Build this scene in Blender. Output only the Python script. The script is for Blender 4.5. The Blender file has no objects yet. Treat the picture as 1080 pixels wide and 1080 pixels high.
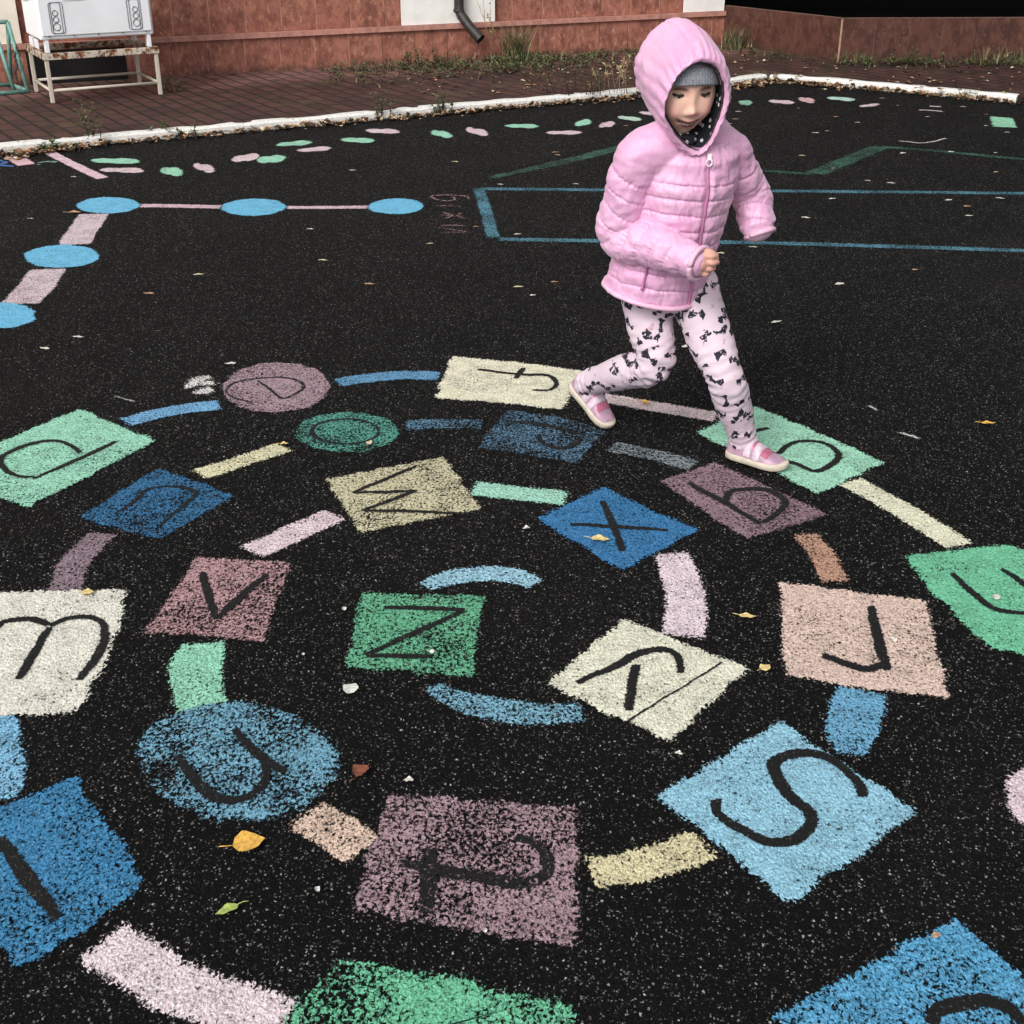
import bpy, bmesh, math, random
from mathutils import Vector, Matrix, noise
R = math.radians
random.seed(7)
scene = bpy.context.scene
COL = scene.collection

# ------------------------------------------------------------------ camera
PITCH, FPX, CAMH = R(26.8), 1350.0, 1.36
cd = bpy.data.cameras.new('camera')
cam = bpy.data.objects.new('camera', cd)
COL.objects.link(cam)
cam.location = (0, 0, CAMH)
cam.rotation_euler = (R(90) - PITCH, 0, 0)
cd.sensor_width = 36
cd.lens = 36 * FPX / 1080
cd.clip_end = 500
scene.camera = cam

def G(px, py, z=0.0):
    """point at height z seen at photo pixel (px, py)"""
    phi = PITCH + math.atan((py - 540) / FPX)
    d = (CAMH - z) / math.tan(phi)
    dep = d * math.cos(PITCH) + (CAMH - z) * math.sin(PITCH)
    return Vector(((px - 540) * dep / FPX, d, z))

def P(px, py, d):
    """point at forward distance d seen at photo pixel"""
    phi = PITCH + math.atan((py - 540) / FPX)
    z = CAMH - d * math.tan(phi)
    dep = d * math.cos(PITCH) + (CAMH - z) * math.sin(PITCH)
    return Vector(((px - 540) * dep / FPX, d, z))

# ------------------------------------------------------------------ object helpers
def tag(o, label=None, cat=None, group=None, kind=None):
    if label: o['label'] = label
    if cat: o['category'] = cat
    if group: o['group'] = group
    if kind: o['kind'] = kind
    return o

def empty(name, loc):
    o = bpy.data.objects.new(name, None)
    COL.objects.link(o)
    o.location = loc
    o.empty_display_size = 0.1
    return o

class MB:
    """collects verts / faces / material indices into one mesh"""
    def __init__(s):
        s.v, s.f, s.mi, s.sm = [], [], [], []
    def face(s, idx, mi=0, smooth=False):
        s.f.append(tuple(idx)); s.mi.append(mi); s.sm.append(smooth)
    def box(s, c, ax, ay, az, mi=0):
        """c centre, ax/ay/az half-extent vectors"""
        c, ax, ay, az = map(Vector, (c, ax, ay, az))
        b = len(s.v)
        for sz in (-1, 1):
            for sx, sy in ((-1, -1), (1, -1), (1, 1), (-1, 1)):
                s.v.append(c + ax * sx + ay * sy + az * sz)
        for q in ((3, 2, 1, 0), (4, 5, 6, 7), (0, 1, 5, 4), (1, 2, 6, 5), (2, 3, 7, 6), (3, 0, 4, 7)):
            s.face([b + k for k in q], mi)
        return s
    def prism(s, poly, z0, z1, mi=0):
        """poly: list of (x, y), counter-clockwise"""
        b, n = len(s.v), len(poly)
        for z in (z0, z1):
            for p in poly: s.v.append(Vector((p[0], p[1], z)))
        for i in range(n):
            j = (i + 1) % n
            s.face((b + i, b + j, b + n + j, b + n + i), mi)
        s.face([b + n + i for i in range(n)], mi)
        s.face([b + i for i in reversed(range(n))], mi)
        return s
    def tube(s, pts, r, n=8, mi=0, smooth=True, cap=True):
        pts = [Vector(p) for p in pts]
        rr = r if isinstance(r, (list, tuple)) else [r] * len(pts)
        rings, up = [], None
        for i, p in enumerate(pts):
            t = (pts[min(i + 1, len(pts) - 1)] - pts[max(i - 1, 0)])
            t = t.normalized() if t.length > 1e-9 else Vector((0, 0, 1))
            if up is None:
                up = Vector((0, 0, 1)) if abs(t.z) < .9 else Vector((1, 0, 0))
            x = (up - t * up.dot(t)).normalized(); y = t.cross(x); up = x
            b = len(s.v)
            for k in range(n):
                a = 2 * math.pi * k / n
                s.v.append(p + (x * math.cos(a) + y * math.sin(a)) * rr[i])
            rings.append(b)
        for a, b in zip(rings, rings[1:]):
            for k in range(n):
                k2 = (k + 1) % n
                s.face((a + k, a + k2, b + k2, b + k), mi, smooth)
        if cap:
            s.face([rings[0] + k for k in reversed(range(n))], mi)
            s.face([rings[-1] + k for k in range(n)], mi)
        return s
    def loft(s, rings, mi=0, smooth=True, cap=True):
        """rings: lists of points (same count), closed cross-sections"""
        n = len(rings[0]); bs = []
        for r in rings:
            bs.append(len(s.v)); s.v.extend(Vector(p) for p in r)
        for a, b in zip(bs, bs[1:]):
            for k in range(n):
                k2 = (k + 1) % n
                s.face((a + k, a + k2, b + k2, b + k), mi, smooth)
        if cap:
            for b, ring, rev in ((bs[0], rings[0], True), (bs[-1], rings[-1], False)):
                c = sum((Vector(p) for p in ring), Vector()) / n
                ci = len(s.v); s.v.append(c)
                for k in range(n):
                    k2 = (k + 1) % n
                    s.face((b + k2, b + k, ci) if rev else (b + k, b + k2, ci), mi, smooth)
        return s
    def sphere(s, c, rx, ry, rz, nu=16, nv=10, mi=0, ax=None):
        c = Vector(c); ax = ax or (Vector((1, 0, 0)), Vector((0, 1, 0)), Vector((0, 0, 1)))
        rings = []
        for i in range(nv + 1):
            t = math.pi * (i + .02) / (nv + .04)
            rings.append([c + ax[0] * (rx * math.sin(t) * math.cos(2 * math.pi * k / nu)) +
                          ax[1] * (ry * math.sin(t) * math.sin(2 * math.pi * k / nu)) -
                          ax[2] * (rz * math.cos(t)) for k in range(nu)])
        return s.loft(rings, mi)
    def mesh(s, name):
        me = bpy.data.meshes.new(name)
        me.from_pydata([tuple(v) for v in s.v], [], s.f)
        me.polygons.foreach_set('material_index', s.mi)
        me.polygons.foreach_set('use_smooth', s.sm)
        me.update()
        return me
    def build(s, name, mats, parent=None, loc=None):
        me = s.mesh(name)
        for m in (mats if isinstance(mats, (list, tuple)) else [mats]): me.materials.append(m)
        o = bpy.data.objects.new(name, me)
        COL.objects.link(o)
        if parent:
            o.parent = parent
            wp = parent.matrix_basis.translation.copy()
            q = parent.parent
            while q: wp += q.matrix_basis.translation; q = q.parent
            o.location = -wp               # geometry is given in world coordinates
        return o

def bevel(o, w, seg=2):
    m = o.modifiers.new('bevel', 'BEVEL'); m.width = w; m.segments = seg; m.limit_method = 'ANGLE'
    return o

# ------------------------------------------------------------------ material helpers
def lin(c):
    return tuple(((x / 255) / 12.92 if x <= 10 else (((x / 255) + .055) / 1.055) ** 2.4) for x in c)

class NT:
    def __init__(s, tree): s.t = tree
    def n(s, typ, ins=None, **props):
        nd = s.t.nodes.new(typ)
        for k, v in props.items(): setattr(nd, k, v)
        for k, v in (ins or {}).items(): s.set(nd.inputs[k], v)
        return nd
    def set(s, sock, v):
        if isinstance(v, bpy.types.NodeSocket): s.t.links.new(v, sock)
        elif isinstance(v, (tuple, list)) and len(v) == 3 and sock.type == 'RGBA': sock.default_value = (*v, 1)
        else: sock.default_value = v
    def math(s, op, a, b=0.0, c=0.0, clamp=False):
        nd = s.n('ShaderNodeMath', operation=op, use_clamp=clamp)
        s.set(nd.inputs[0], a); s.set(nd.inputs[1], b); s.set(nd.inputs[2], c)
        return nd.outputs[0]
    def mix(s, fac, a, b, blend='MIX'):
        nd = s.n('ShaderNodeMix', data_type='RGBA', blend_type=blend)
        s.set(nd.inputs[0], fac); s.set(nd.inputs[6], a); s.set(nd.inputs[7], b)
        return nd.outputs[2]
    def step(s, v, lo, hi, a=0.0, b=1.0, smooth=True):
        nd = s.n('ShaderNodeMapRange', interpolation_type='SMOOTHSTEP' if smooth else 'LINEAR')
        s.set(nd.inputs[0], v); s.set(nd.inputs[1], lo); s.set(nd.inputs[2], hi); s.set(nd.inputs[3], a); s.set(nd.inputs[4], b)
        return nd.outputs[0]
    def noise(s, vec, scale, detail=2.0, rough=.5, out=0):
        nd = s.n('ShaderNodeTexNoise')
        if vec is not None: s.set(nd.inputs['Vector'], vec)
        nd.inputs['Scale'].default_value = scale; nd.inputs['Detail'].default_value = detail; nd.inputs['Roughness'].default_value = rough
        return nd.outputs[out]
    def voro(s, vec, scale, feature='F1'):
        nd = s.n('ShaderNodeTexVoronoi', feature=feature)
        if vec is not None: s.set(nd.inputs['Vector'], vec)
        nd.inputs['Scale'].default_value = scale
        return nd
    def mapping(s, vec, scale=(1, 1, 1), rot=(0, 0, 0)):
        nd = s.n('ShaderNodeMapping'); s.set(nd.inputs['Vector'], vec)
        nd.inputs['Scale'].default_value = scale; nd.inputs['Rotation'].default_value = rot
        return nd.outputs[0]

def new_mat(name):
    m = bpy.data.materials.new(name); m.use_nodes = True
    t = m.node_tree
    for n in list(t.nodes): t.nodes.remove(n)
    k = NT(t)
    out = k.n('ShaderNodeOutputMaterial'); bs = k.n('ShaderNodeBsdfPrincipled')
    t.links.new(bs.outputs[0], out.inputs[0])
    return m, k, bs, out

def setp(k, bs, color=None, rough=None, spec=None, bump=None, bdist=.002, bstr=.5):
    if color is not None: k.set(bs.inputs['Base Color'], color)
    if rough is not None: k.set(bs.inputs['Roughness'], rough)
    if spec is not None: k.set(bs.inputs['Specular IOR Level'], spec)
    if bump is not None:
        b = k.n('ShaderNodeBump'); b.inputs['Strength'].default_value = bstr; b.inputs['Distance'].default_value = bdist
        k.set(b.inputs['Height'], bump); k.set(bs.inputs['Normal'], b.outputs[0])

def simple_mat(name, col, rough=.6, nscale=30, var=.25, bump=.001, spec=.4, coords='Object'):
    m, k, bs, out = new_mat(name)
    c = k.n('ShaderNodeTexCoord').outputs[coords]
    nz = k.noise(c, nscale, 4, .6)
    f = k.step(nz, .25, .75, 0, 1)
    a = tuple(x * (1 - var) for x in col); b = tuple(min(1, x * (1 + var)) for x in col)
    setp(k, bs, k.mix(f, a, b), rough, spec, nz, bump, .5)
    return m

# asphalt group: colour, height
def asphalt_group():
    g = bpy.data.node_groups.new('asphalt_grain', 'ShaderNodeTree')
    for nm, ty in (('Color', 'NodeSocketColor'), ('Height', 'NodeSocketFloat'), ('Grain', 'NodeSocketFloat')):
        g.interface.new_socket(nm, in_out='OUTPUT', socket_type=ty)
    k = NT(g)
    out = k.n('NodeGroupOutput')
    pos = k.n('ShaderNodeNewGeometry').outputs['Position']
    wn = k.n('ShaderNodeVectorMath', operation='SCALE')
    k.set(wn.inputs[0], k.noise(pos, 210, 2, .5, 1)); wn.inputs['Scale'].default_value = .007
    ad = k.n('ShaderNodeVectorMath', operation='ADD'); k.set(ad.inputs[0], pos); k.set(ad.inputs[1], wn.outputs[0])
    p = ad.outputs[0]
    v1 = k.voro(k.mapping(p, (1.2, .8, 1), (0, 0, R(20))), 190)
    rnd = k.n('ShaderNodeSeparateColor'); k.set(rnd.inputs[0], v1.outputs['Color'])
    rr, rg = rnd.outputs[0], rnd.outputs[1]
    core = k.step(v1.outputs['Distance'], .17, .48, 1, 0)
    thin = k.step(k.noise(pos, 2.5, 3, .6), .3, .7, .90, .80)
    bright = k.math('MULTIPLY', k.math('POWER', k.step(rr, thin, 1.0, 0, 1, False), 1.6), core)
    bright = k.math('MULTIPLY', bright, k.step(k.noise(p, 420, 2, .6), .38, .52))
    mid = k.math('MULTIPLY', k.step(rg, .55, .98), core)
    v2 = k.voro(p, 330)
    r2 = k.n('ShaderNodeSeparateColor'); k.set(r2.inputs[0], v2.outputs['Color'])
    fine = k.math('MULTIPLY', k.math('POWER', k.step(r2.outputs[0], .83, 1.0, 0, 1, False), 1.8), k.step(v2.outputs['Distance'], .25, .55, 1, 0))
    base = k.mix(k.noise(pos, 1.1, 4, .6), (.0036, .0036, .0040), (.0062, .0058, .0057))
    c = k.mix(k.math('MULTIPLY', mid, .6), base, (.022, .021, .020))
    c = k.mix(bright, c, (.60, .59, .565))
    c = k.mix(k.math('MULTIPLY', fine, .9), c, (.34, .33, .31))
    dust = k.math('MULTIPLY', k.step(k.noise(pos, .7, 5, .65), .48, .72), k.step(k.noise(pos, 90, 3, .7), .40, .66))
    c = k.mix(k.math('MULTIPLY', dust, .55), c, (.030, .028, .026))
    g.links.new(c, out.inputs[0])
    grain = k.noise(p, 120, 3, .65)
    h = k.math('ADD', k.math('MULTIPLY', k.math('SUBTRACT', 1.0, v1.outputs['Distance']), .7), grain)
    g.links.new(h, out.inputs[1]); g.links.new(grain, out.inputs[2])
    return g
ASPH = asphalt_group()

def asphalt_material():
    m, k, bs, out = new_mat('asphalt')
    g = k.n('ShaderNodeGroup'); g.node_tree = ASPH
    setp(k, bs, g.outputs[0], .85, .07, g.outputs[1], .006, .8)
    return m
M_ASPH = asphalt_material()

_pc = {}
def paint(col, thr=.36, var=.22, low=.22):
    """chalky ground paint lying on the high grains; higher thr = more worn"""
    key = (col, thr, var, low)
    if key in _pc: return _pc[key]
    thr += .012
    m, k, bs, out = new_mat('ground_paint')
    g = k.n('ShaderNodeGroup'); g.node_tree = ASPH
    pos = k.n('ShaderNodeNewGeometry').outputs['Position']
    at = k.n('ShaderNodeAttribute', attribute_name='cov')
    cov = at.outputs['Fac']
    lowf = k.math('SUBTRACT', k.noise(pos, 5.5, 3, .6), .5)
    wv = k.n('ShaderNodeVectorMath', operation='SCALE'); k.set(wv.inputs[0], k.noise(pos, 80, 2, .5, 1)); wv.inputs['Scale'].default_value = .010
    wp = k.n('ShaderNodeVectorMath', operation='ADD'); k.set(wp.inputs[0], pos); k.set(wp.inputs[1], wv.outputs[0])
    grain = k.noise(k.mapping(wp.outputs[0], (1, .75, 1)), 165, 3, .68)
    val = k.math('MULTIPLY_ADD', lowf, low * 1.3, grain)
    t = k.math('MULTIPLY_ADD', k.math('SUBTRACT', 1.0, cov), .36, thr)
    mask = k.step(val, k.math('SUBTRACT', t, .045), k.math('ADD', t, .045))
    c = lin(col)
    y_ = .25 * c[0] + .6 * c[1] + .15 * c[2]
    c = tuple((x * .87 + y_ * .13) * .92 for x in c)
    a = tuple(x * (1 - var) for x in c); b = tuple(min(.9, x * (1 + var * .35)) for x in c)
    pc = k.mix(k.step(k.math('ADD', k.noise(pos, 22, 4, .65), k.math('MULTIPLY', lowf, .3)), .3, .65), a, b)
    fg = k.noise(k.mapping(wp.outputs[0], (1, .62, 1)), 300, 2, .62)
    lum = max(c)
    pale = tuple(min(.88, x * 1.12 + .16 * lum + .02) for x in c)
    pc = k.mix(k.math('MULTIPLY', k.step(fg, .50, .66), .70), pc, pale)
    pit = k.math('MULTIPLY', k.step(fg, .34, .48, 1, 0), k.math('MULTIPLY_ADD', (thr - .33) * 2.6, 1.0, .42, clamp=True))
    pc = k.mix(pit, pc, tuple(x * .16 for x in c))
    pc = k.mix(k.math('MULTIPLY', k.step(grain, .40, .56, 1, 0), .35), pc, tuple(x * .35 for x in c))
    setp(k, bs, pc, .88, .15, g.outputs[1], .006, .6)
    tr = k.n('ShaderNodeBsdfTransparent'); mx = k.n('ShaderNodeMixShader')
    k.set(mx.inputs[0], mask); k.set(mx.inputs[1], tr.outputs[0]); k.set(mx.inputs[2], bs.outputs[0])
    k.t.links.new(mx.outputs[0], out.inputs[0])
    _pc[key] = m
    return m

def black_line(fade=.30):
    """black painted stroke; ragged edges let the paint below show"""
    key = ('bl', fade)
    if key in _pc: return _pc[key]
    m, k, bs, out = new_mat('black_stroke_paint')
    g = k.n('ShaderNodeGroup'); g.node_tree = ASPH
    pos = k.n('ShaderNodeNewGeometry').outputs['Position']
    cov = k.n('ShaderNodeAttribute', attribute_name='cov').outputs['Fac']
    grain = k.noise(pos, 165, 3, .66)
    t = k.math('MULTIPLY_ADD', k.math('SUBTRACT', 1.0, cov), .45, fade)
    mask = k.step(grain, k.math('SUBTRACT', t, .03), k.math('ADD', t, .03))
    setp(k, bs, k.mix(.25, (.006, .006, .007), g.outputs[0]), .75, .25, g.outputs[1], .005, .5)
    tr = k.n('ShaderNodeBsdfTransparent'); mx = k.n('ShaderNodeMixShader')
    k.set(mx.inputs[0], mask); k.set(mx.inputs[1], tr.outputs[0]); k.set(mx.inputs[2], bs.outputs[0])
    k.t.links.new(mx.outputs[0], out.inputs[0])
    _pc[key] = m
    return m

# ------------------------------------------------------------------ ground marks
def catmull(pts, step):
    pts = [Vector(p) for p in pts]
    if len(pts) == 2: ctrl = [pts[0] * 2 - pts[1]] + pts + [pts[1] * 2 - pts[0]]
    else: ctrl = [pts[0] * 2 - pts[1]] + pts + [pts[-1] * 2 - pts[-2]]
    out = []
    for i in range(1, len(ctrl) - 2):
        a, b, c, d = ctrl[i - 1:i + 3]
        n = max(1, int((c - b).length / step))
        for j in range(n):
            t = j / n
            out.append(.5 * ((2 * b) + (c - a) * t + (2 * a - 5 * b + 4 * c - d) * t * t + (3 * b - a - 3 * c + d) * t ** 3))
    out.append(pts[-1].copy())
    return out

def set_cov(me, cov):
    a = me.attributes.new('cov', 'FLOAT', 'POINT')
    a.data.foreach_set('value', cov)

def densify(pts, step=.02):
    out = []
    for i, p in enumerate(pts):
        q = pts[(i + 1) % len(pts)]
        n = max(1, int((q - p).length / step))
        for j in range(n): out.append(p.lerp(q, j / n))
    return out

def mark_mesh(name, gpts, z, m, edge=.009, rough=.004, round_it=1):
    """closed patch of paint on the ground; gpts ground points"""
    pts = [Vector((p[0], p[1], 0)) for p in gpts]
    pts = densify(pts, .03)
    for _ in range(round_it):
        q = []
        for i, p in enumerate(pts):
            r = pts[(i + 1) % len(pts)]
            q += [p.lerp(r, .25), p.lerp(r, .75)]
        pts = q
    area = sum(p.x * q.y - q.x * p.y for p, q in zip(pts, pts[1:] + pts[:1]))
    if area < 0: pts.reverse()
    n = len(pts); s = MB(); cov = []
    nor = []
    for i in range(n):
        t = (pts[(i + 1) % n] - pts[i - 1]).normalized()
        nor.append(Vector((t.y, -t.x, 0)))
    pts = [p + nor[i] * (noise.noise((p.x * 22, p.y * 22, 3.1)) * rough * 2) for i, p in enumerate(pts)]
    for sgn, cv in ((1, 0.0), (-1, 1.0)):
        for p, nn in zip(pts, nor):
            s.v.append(Vector((p.x, p.y, z)) + nn * edge * sgn); cov.append(cv)
    for i in range(n):
        j = (i + 1) % n
        s.face((i, j, n + j, n + i))
    s.face([n + i for i in range(n)])
    me = s.mesh(name); set_cov(me, cov); me.materials.append(m)
    return me

def link(name, me, parent=None):
    o = bpy.data.objects.new(name, me); COL.objects.link(o)
    if parent:
        o.parent = parent; o.location = -parent.location
    return o

def strip_data(s, cov, gpts, w, z, edge=.006, step=.02, wob=.003, ragged_end=True, wvar=0.0):
    """ribbon of paint along ground points; w half-width or list"""
    ln = catmull(gpts, step)
    n = len(ln); b = len(s.v)
    ws = w if isinstance(w, (list, tuple)) else [w]
    for i, p in enumerate(ln):
        t = (ln[min(i + 1, n - 1)] - ln[max(i - 1, 0)]); t.z = 0; t.normalize()
        nn = Vector((-t.y, t.x, 0))
        f = i / max(1, n - 1) * (len(ws) - 1); k = min(int(f), len(ws) - 2) if len(ws) > 1 else 0
        ww = ws[0] if len(ws) == 1 else ws[k] + (ws[k + 1] - ws[k]) * (f - k)
        ww *= 1 + wvar * noise.noise((p.x * 9, p.y * 9, 2)) + .08 * noise.noise((p.x * 30, p.y * 30, 9))
        off = noise.noise((p.x * 17, p.y * 17, 5)) * wob
        for a, cv in ((ww + edge, 0), (max(.001, ww - edge), 1), (-max(.001, ww - edge), 1), (-ww - edge, 0)):
            q = p + nn * (a + off)
            s.v.append(Vector((q.x, q.y, z)))
            cov.append(cv if (0 < i < n - 1 or not ragged_end) else 0.0)
    for i in range(n - 1):
        for k in range(3):
            a = b + i * 4 + k
            s.face((a, a + 4, a + 5, a + 1))

def strip(name, px, w, z, m, edge=.006, step=.02, parent=None, wob=.003):
    s, cov = MB(), []
    lines = px if isinstance(px[0][0], (list, tuple)) else [px]
    for i, l in enumerate(lines):
        strip_data(s, cov, [G(*p) for p in l], w[i] if isinstance(w, dict) else w, z + i * .0004, edge, step, wob)
    me = s.mesh(name); set_cov(me, cov); me.materials.append(m)
    return link(name, me, parent)

# ================================================================== SETTING
# ------------------------------------------------------------------ ground sheet
s = MB()
for p in ((-60, -40), (60, -40), (60, 120), (-60, 120)): s.v.append(Vector((p[0], p[1], 0)))
s.face((0, 1, 2, 3))
tag(s.build('asphalt_ground', M_ASPH), kind='structure')

# ------------------------------------------------------------------ kerbs
def kerb_mat():
    m, k, bs, out = new_mat('white_kerb_paint')
    pos = k.n('ShaderNodeNewGeometry').outputs['Position']
    sep = k.n('ShaderNodeSeparateXYZ'); k.set(sep.inputs[0], pos)
    nz = k.noise(pos, 16, 5, .7); n2 = k.noise(pos, 3, 3, .6)
    hgt = k.step(sep.outputs[2], .0, .03, .16, 0)
    worn = k.step(k.math('SUBTRACT', k.math('MULTIPLY_ADD', n2, .45, nz), hgt), .47, .58)
    c = k.mix(worn, (.20, .18, .16), (.74, .73, .70))
    c = k.mix(k.math('MULTIPLY', k.step(k.noise(pos, 60, 3, .6), .35, .6, 1, 0), .3), c, (.35, .32, .28))
    setp(k, bs, c, .8, .25, nz, .006, .6)
    return m
M_KERB = kerb_mat()
KH = .046
kerb_px_a = [(-420, 218), (-150, 182), (0, 163), (180, 146), (360, 130), (500, 117), (635, 105.5), (700, 99), (809, 86)]
kerb_px_b = [(811, 86), (880, 91), (945, 97), (1010, 103), (1071, 108.5)]
def kerb(pxs, flip=1):
    base = catmull([G(*p) for p in pxs], .06)
    n = len(base); rings = []
    for i, p in enumerate(base):
        t = (base[min(i + 1, n - 1)] - base[max(i - 1, 0)]).normalized()
        nn = Vector((-t.y, t.x, 0)) * flip
        j = lambda a, q: noise.noise((p.x * 6 + q, p.y * 6, q)) * a
        low = -.004 if (i % 17 == 0) else 0
        h = KH + j(.003, 2) + low
        rings.append([p + nn * j(.004, 1) + Vector((0, 0, -.05)), p + nn * (.004 + j(.003, 3)) + Vector((0, 0, h * .75)),
                      p + nn * (.02 + j(.003, 4)) + Vector((0, 0, h)), p + nn * (.088 + j(.004, 5)) + Vector((0, 0, h - .002)),
                      p + nn * .098 + Vector((0, 0, -.05))])
    s = MB(); s.loft(rings, smooth=False)
    return s
tag(kerb(kerb_px_a).build('kerb', M_KERB), kind='structure')
tag(kerb(kerb_px_b).build('kerb', M_KERB), kind='structure')

# ------------------------------------------------------------------ brick pavement
PZ = .044
def pavement_mat():
    m, k, bs, out = new_mat('brick_paving')
    uv = k.n('ShaderNodeUVMap', uv_map='UVMap').outputs[0]
    sep = k.n('ShaderNodeSeparateXYZ'); k.set(sep.inputs[0], uv)
    dist = sep.outputs[1]                                   # metres out from the wall
    br = k.n('ShaderNodeTexBrick'); k.set(br.inputs['Vector'], k.mapping(uv, (1, 1, 1), (0, 0, R(-81))))
    br.inputs['Scale'].default_value = 1; br.inputs['Mortar Size'].default_value = .011; br.inputs['Mortar Smooth'].default_value = .3
    br.inputs['Brick Width'].default_value = .20; br.inputs['Row Height'].default_value = .105
    br.inputs['Bias'].default_value = -.2
    k.set(br.inputs['Color1'], (.088, .037, .031)); k.set(br.inputs['Color2'], (.040, .018, .016)); k.set(br.inputs['Mortar'], (.010, .008, .007))
    n1 = k.noise(uv, 1.6, 4, .6); n2 = k.noise(uv, 14, 4, .65)
    c = k.mix(k.step(n2, .3, .7), br.outputs['Color'], k.mix(.35, br.outputs['Color'], (.05, .026, .022)))
    lite = k.math('MULTIPLY', k.step(k.math('MULTIPLY_ADD', n1, .5, k.math('MULTIPLY', dist, -1)), -.55, -.05), k.step(n2, .25, .6, .5, 1))
    c = k.mix(lite, c, k.mix(br.outputs['Fac'], (.21, .105, .092), (.06, .04, .035)))
    moss = k.math('MULTIPLY', k.step(k.noise(uv, 2.2, 4, .7), .5, .66), k.step(n2, .4, .58))
    c = k.mix(k.math('MULTIPLY', moss, .55), c, (.085, .072, .036))
    dirt = k.step(k.noise(uv, 3.1, 5, .7), .48, .7)
    c = k.mix(k.math('MULTIPLY', dirt, .65), c, (.020, .015, .013))
    setp(k, bs, c, .85, .25, k.math('SUBTRACT', n2, k.math('MULTIPLY', br.outputs['Fac'], 1.5)), .006, .6)
    return m

# wall base line (on the pavement)
WA, WC, WD = G(162, 82, PZ), G(762, 47.5, PZ), G(884, 64.5, PZ)
e1 = (WC - WA).normalized()
WE = WD + (G(1080, 63.5, PZ) - WD).normalized() * 9
W0 = WA - e1 * 7
nrm = Vector((-e1.y, e1.x, 0))                               # away from the camera
def uv_of(p):
    q = p - WA
    return (q.dot(e1), -q.dot(nrm))
s = MB()
front = [G(*p) + Vector((0, .06, 0)) for p in kerb_px_a] + [G(*p) + Vector((.02, .06, 0)) for p in kerb_px_b]
front += [G(1082, 112), G(1300, 125), G(1700, 160)]
back = [WE + Vector((0, .4, 0)), WD + Vector((.1, .5, 0)), WC + Vector((0, .5, 0)), WA + nrm * .3, W0 + nrm * .3]
for p in front + back: s.v.append(Vector((p.x, p.y, PZ)))
nf = len(front)
s.face(list(range(len(s.v))))
for i in range(nf):                                          # the edge where no kerb covers it
    s.v.append(Vector((front[i].x, front[i].y, -.02)))
for i in range(nf - 1): s.face((i + 1, i, nf + len(back) + i, nf + len(back) + i + 1))
o = tag(s.build('pavement', pavement_mat()), kind='structure')
uvl = o.data.uv_layers.new(name='UVMap')
for lp in o.data.loops:
    uvl.data[lp.index].uv = uv_of(o.data.vertices[lp.vertex_index].co)

# ------------------------------------------------------------------ building
def tile_mat(name, dark=1.0):
    m, k, bs, out = new_mat(name)
    uv = k.n('ShaderNodeUVMap', uv_map='UVMap').outputs[0]
    sep = k.n('ShaderNodeSeparateXYZ'); k.set(sep.inputs[0], uv)
    u = sep.outputs[0]
    tile = k.math('FLOOR', k.math('DIVIDE', u, .255))
    fr = k.math('FRACT', k.math('DIVIDE', u, .255))
    wn = k.n('ShaderNodeTexWhiteNoise', noise_dimensions='1D'); k.set(wn.inputs['W'], tile)
    cmb = k.n('ShaderNodeCombineXYZ'); k.set(cmb.inputs[0], u); k.set(cmb.inputs[1], sep.outputs[1]); k.set(cmb.inputs[2], k.math('MULTIPLY', wn.outputs[0], 7))
    vein = k.noise(k.mapping(cmb.outputs[0], (6.5, 4.5, 1), (0, 0, R(18))), 1.9, 7, .74)
    vein2 = k.noise(k.mapping(cmb.outputs[0], (19, 9, 1), (0, 0, R(14))), 2.0, 6, .72)
    d = dark
    c = k.mix(k.step(vein, .36, .64), (.19 * d, .070 * d, .052 * d), (.40 * d, .165 * d, .115 * d))
    c = k.mix(k.math('MULTIPLY', k.step(vein2, .55, .66), .7), c, (.60 * d, .35 * d, .22 * d))
    c = k.mix(k.math('MULTIPLY', k.step(vein2, .34, .46, 1, 0), .6), c, (.075 * d, .034 * d, .027 * d))
    c = k.mix(k.math('MULTIPLY', wn.outputs[0], .28), c, (.30 * d, .10 * d, .07 * d))
    joint = k.math('GREATER_THAN', k.math('ABSOLUTE', k.math('SUBTRACT', fr, .5)), .489)
    c = k.mix(k.math('MULTIPLY', joint, k.step(k.noise(uv, 5, 2, .5), .35, .6, .45, .95)), c, k.mix(k.math('GREATER_THAN', k.noise(uv, 1.3, 1, .5), .5), (.50 * d, .26 * d, .19 * d), (.10 * d, .04 * d, .03 * d)))
    grime = k.math('MULTIPLY', k.step(sep.outputs[1], .0, .07, 1, 0), k.step(k.noise(uv, 9, 4, .7), .35, .6))
    c = k.mix(k.math('MULTIPLY', grime, .7), c, (.04, .024, .018))
    setp(k, bs, c, .55, .35, k.math('MULTIPLY_ADD', joint, -.8, vein), .002, .5)
    return m
M_TILE = tile_mat('red_brown_stone_tile'); M_TILE2 = tile_mat('shaded_red_stone_tile', .27)  # second copy darkened: shade under the porch overhang put into the colour
M_LEDGE = simple_mat('ledge_stone', (.46, .22, .175), .7, 18, .25)
M_CREAM = simple_mat('cream_render', (.84, .77, .66), .85, 9, .10)
M_WHITE = simple_mat('white_render', (.86, .84, .80), .8, 9, .06)
M_DARK = simple_mat('recess_shade_black', (.006, .0055, .0055), .9, 6, .3)  # near-black colour stands in for deep shade inside porch and vent

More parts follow.
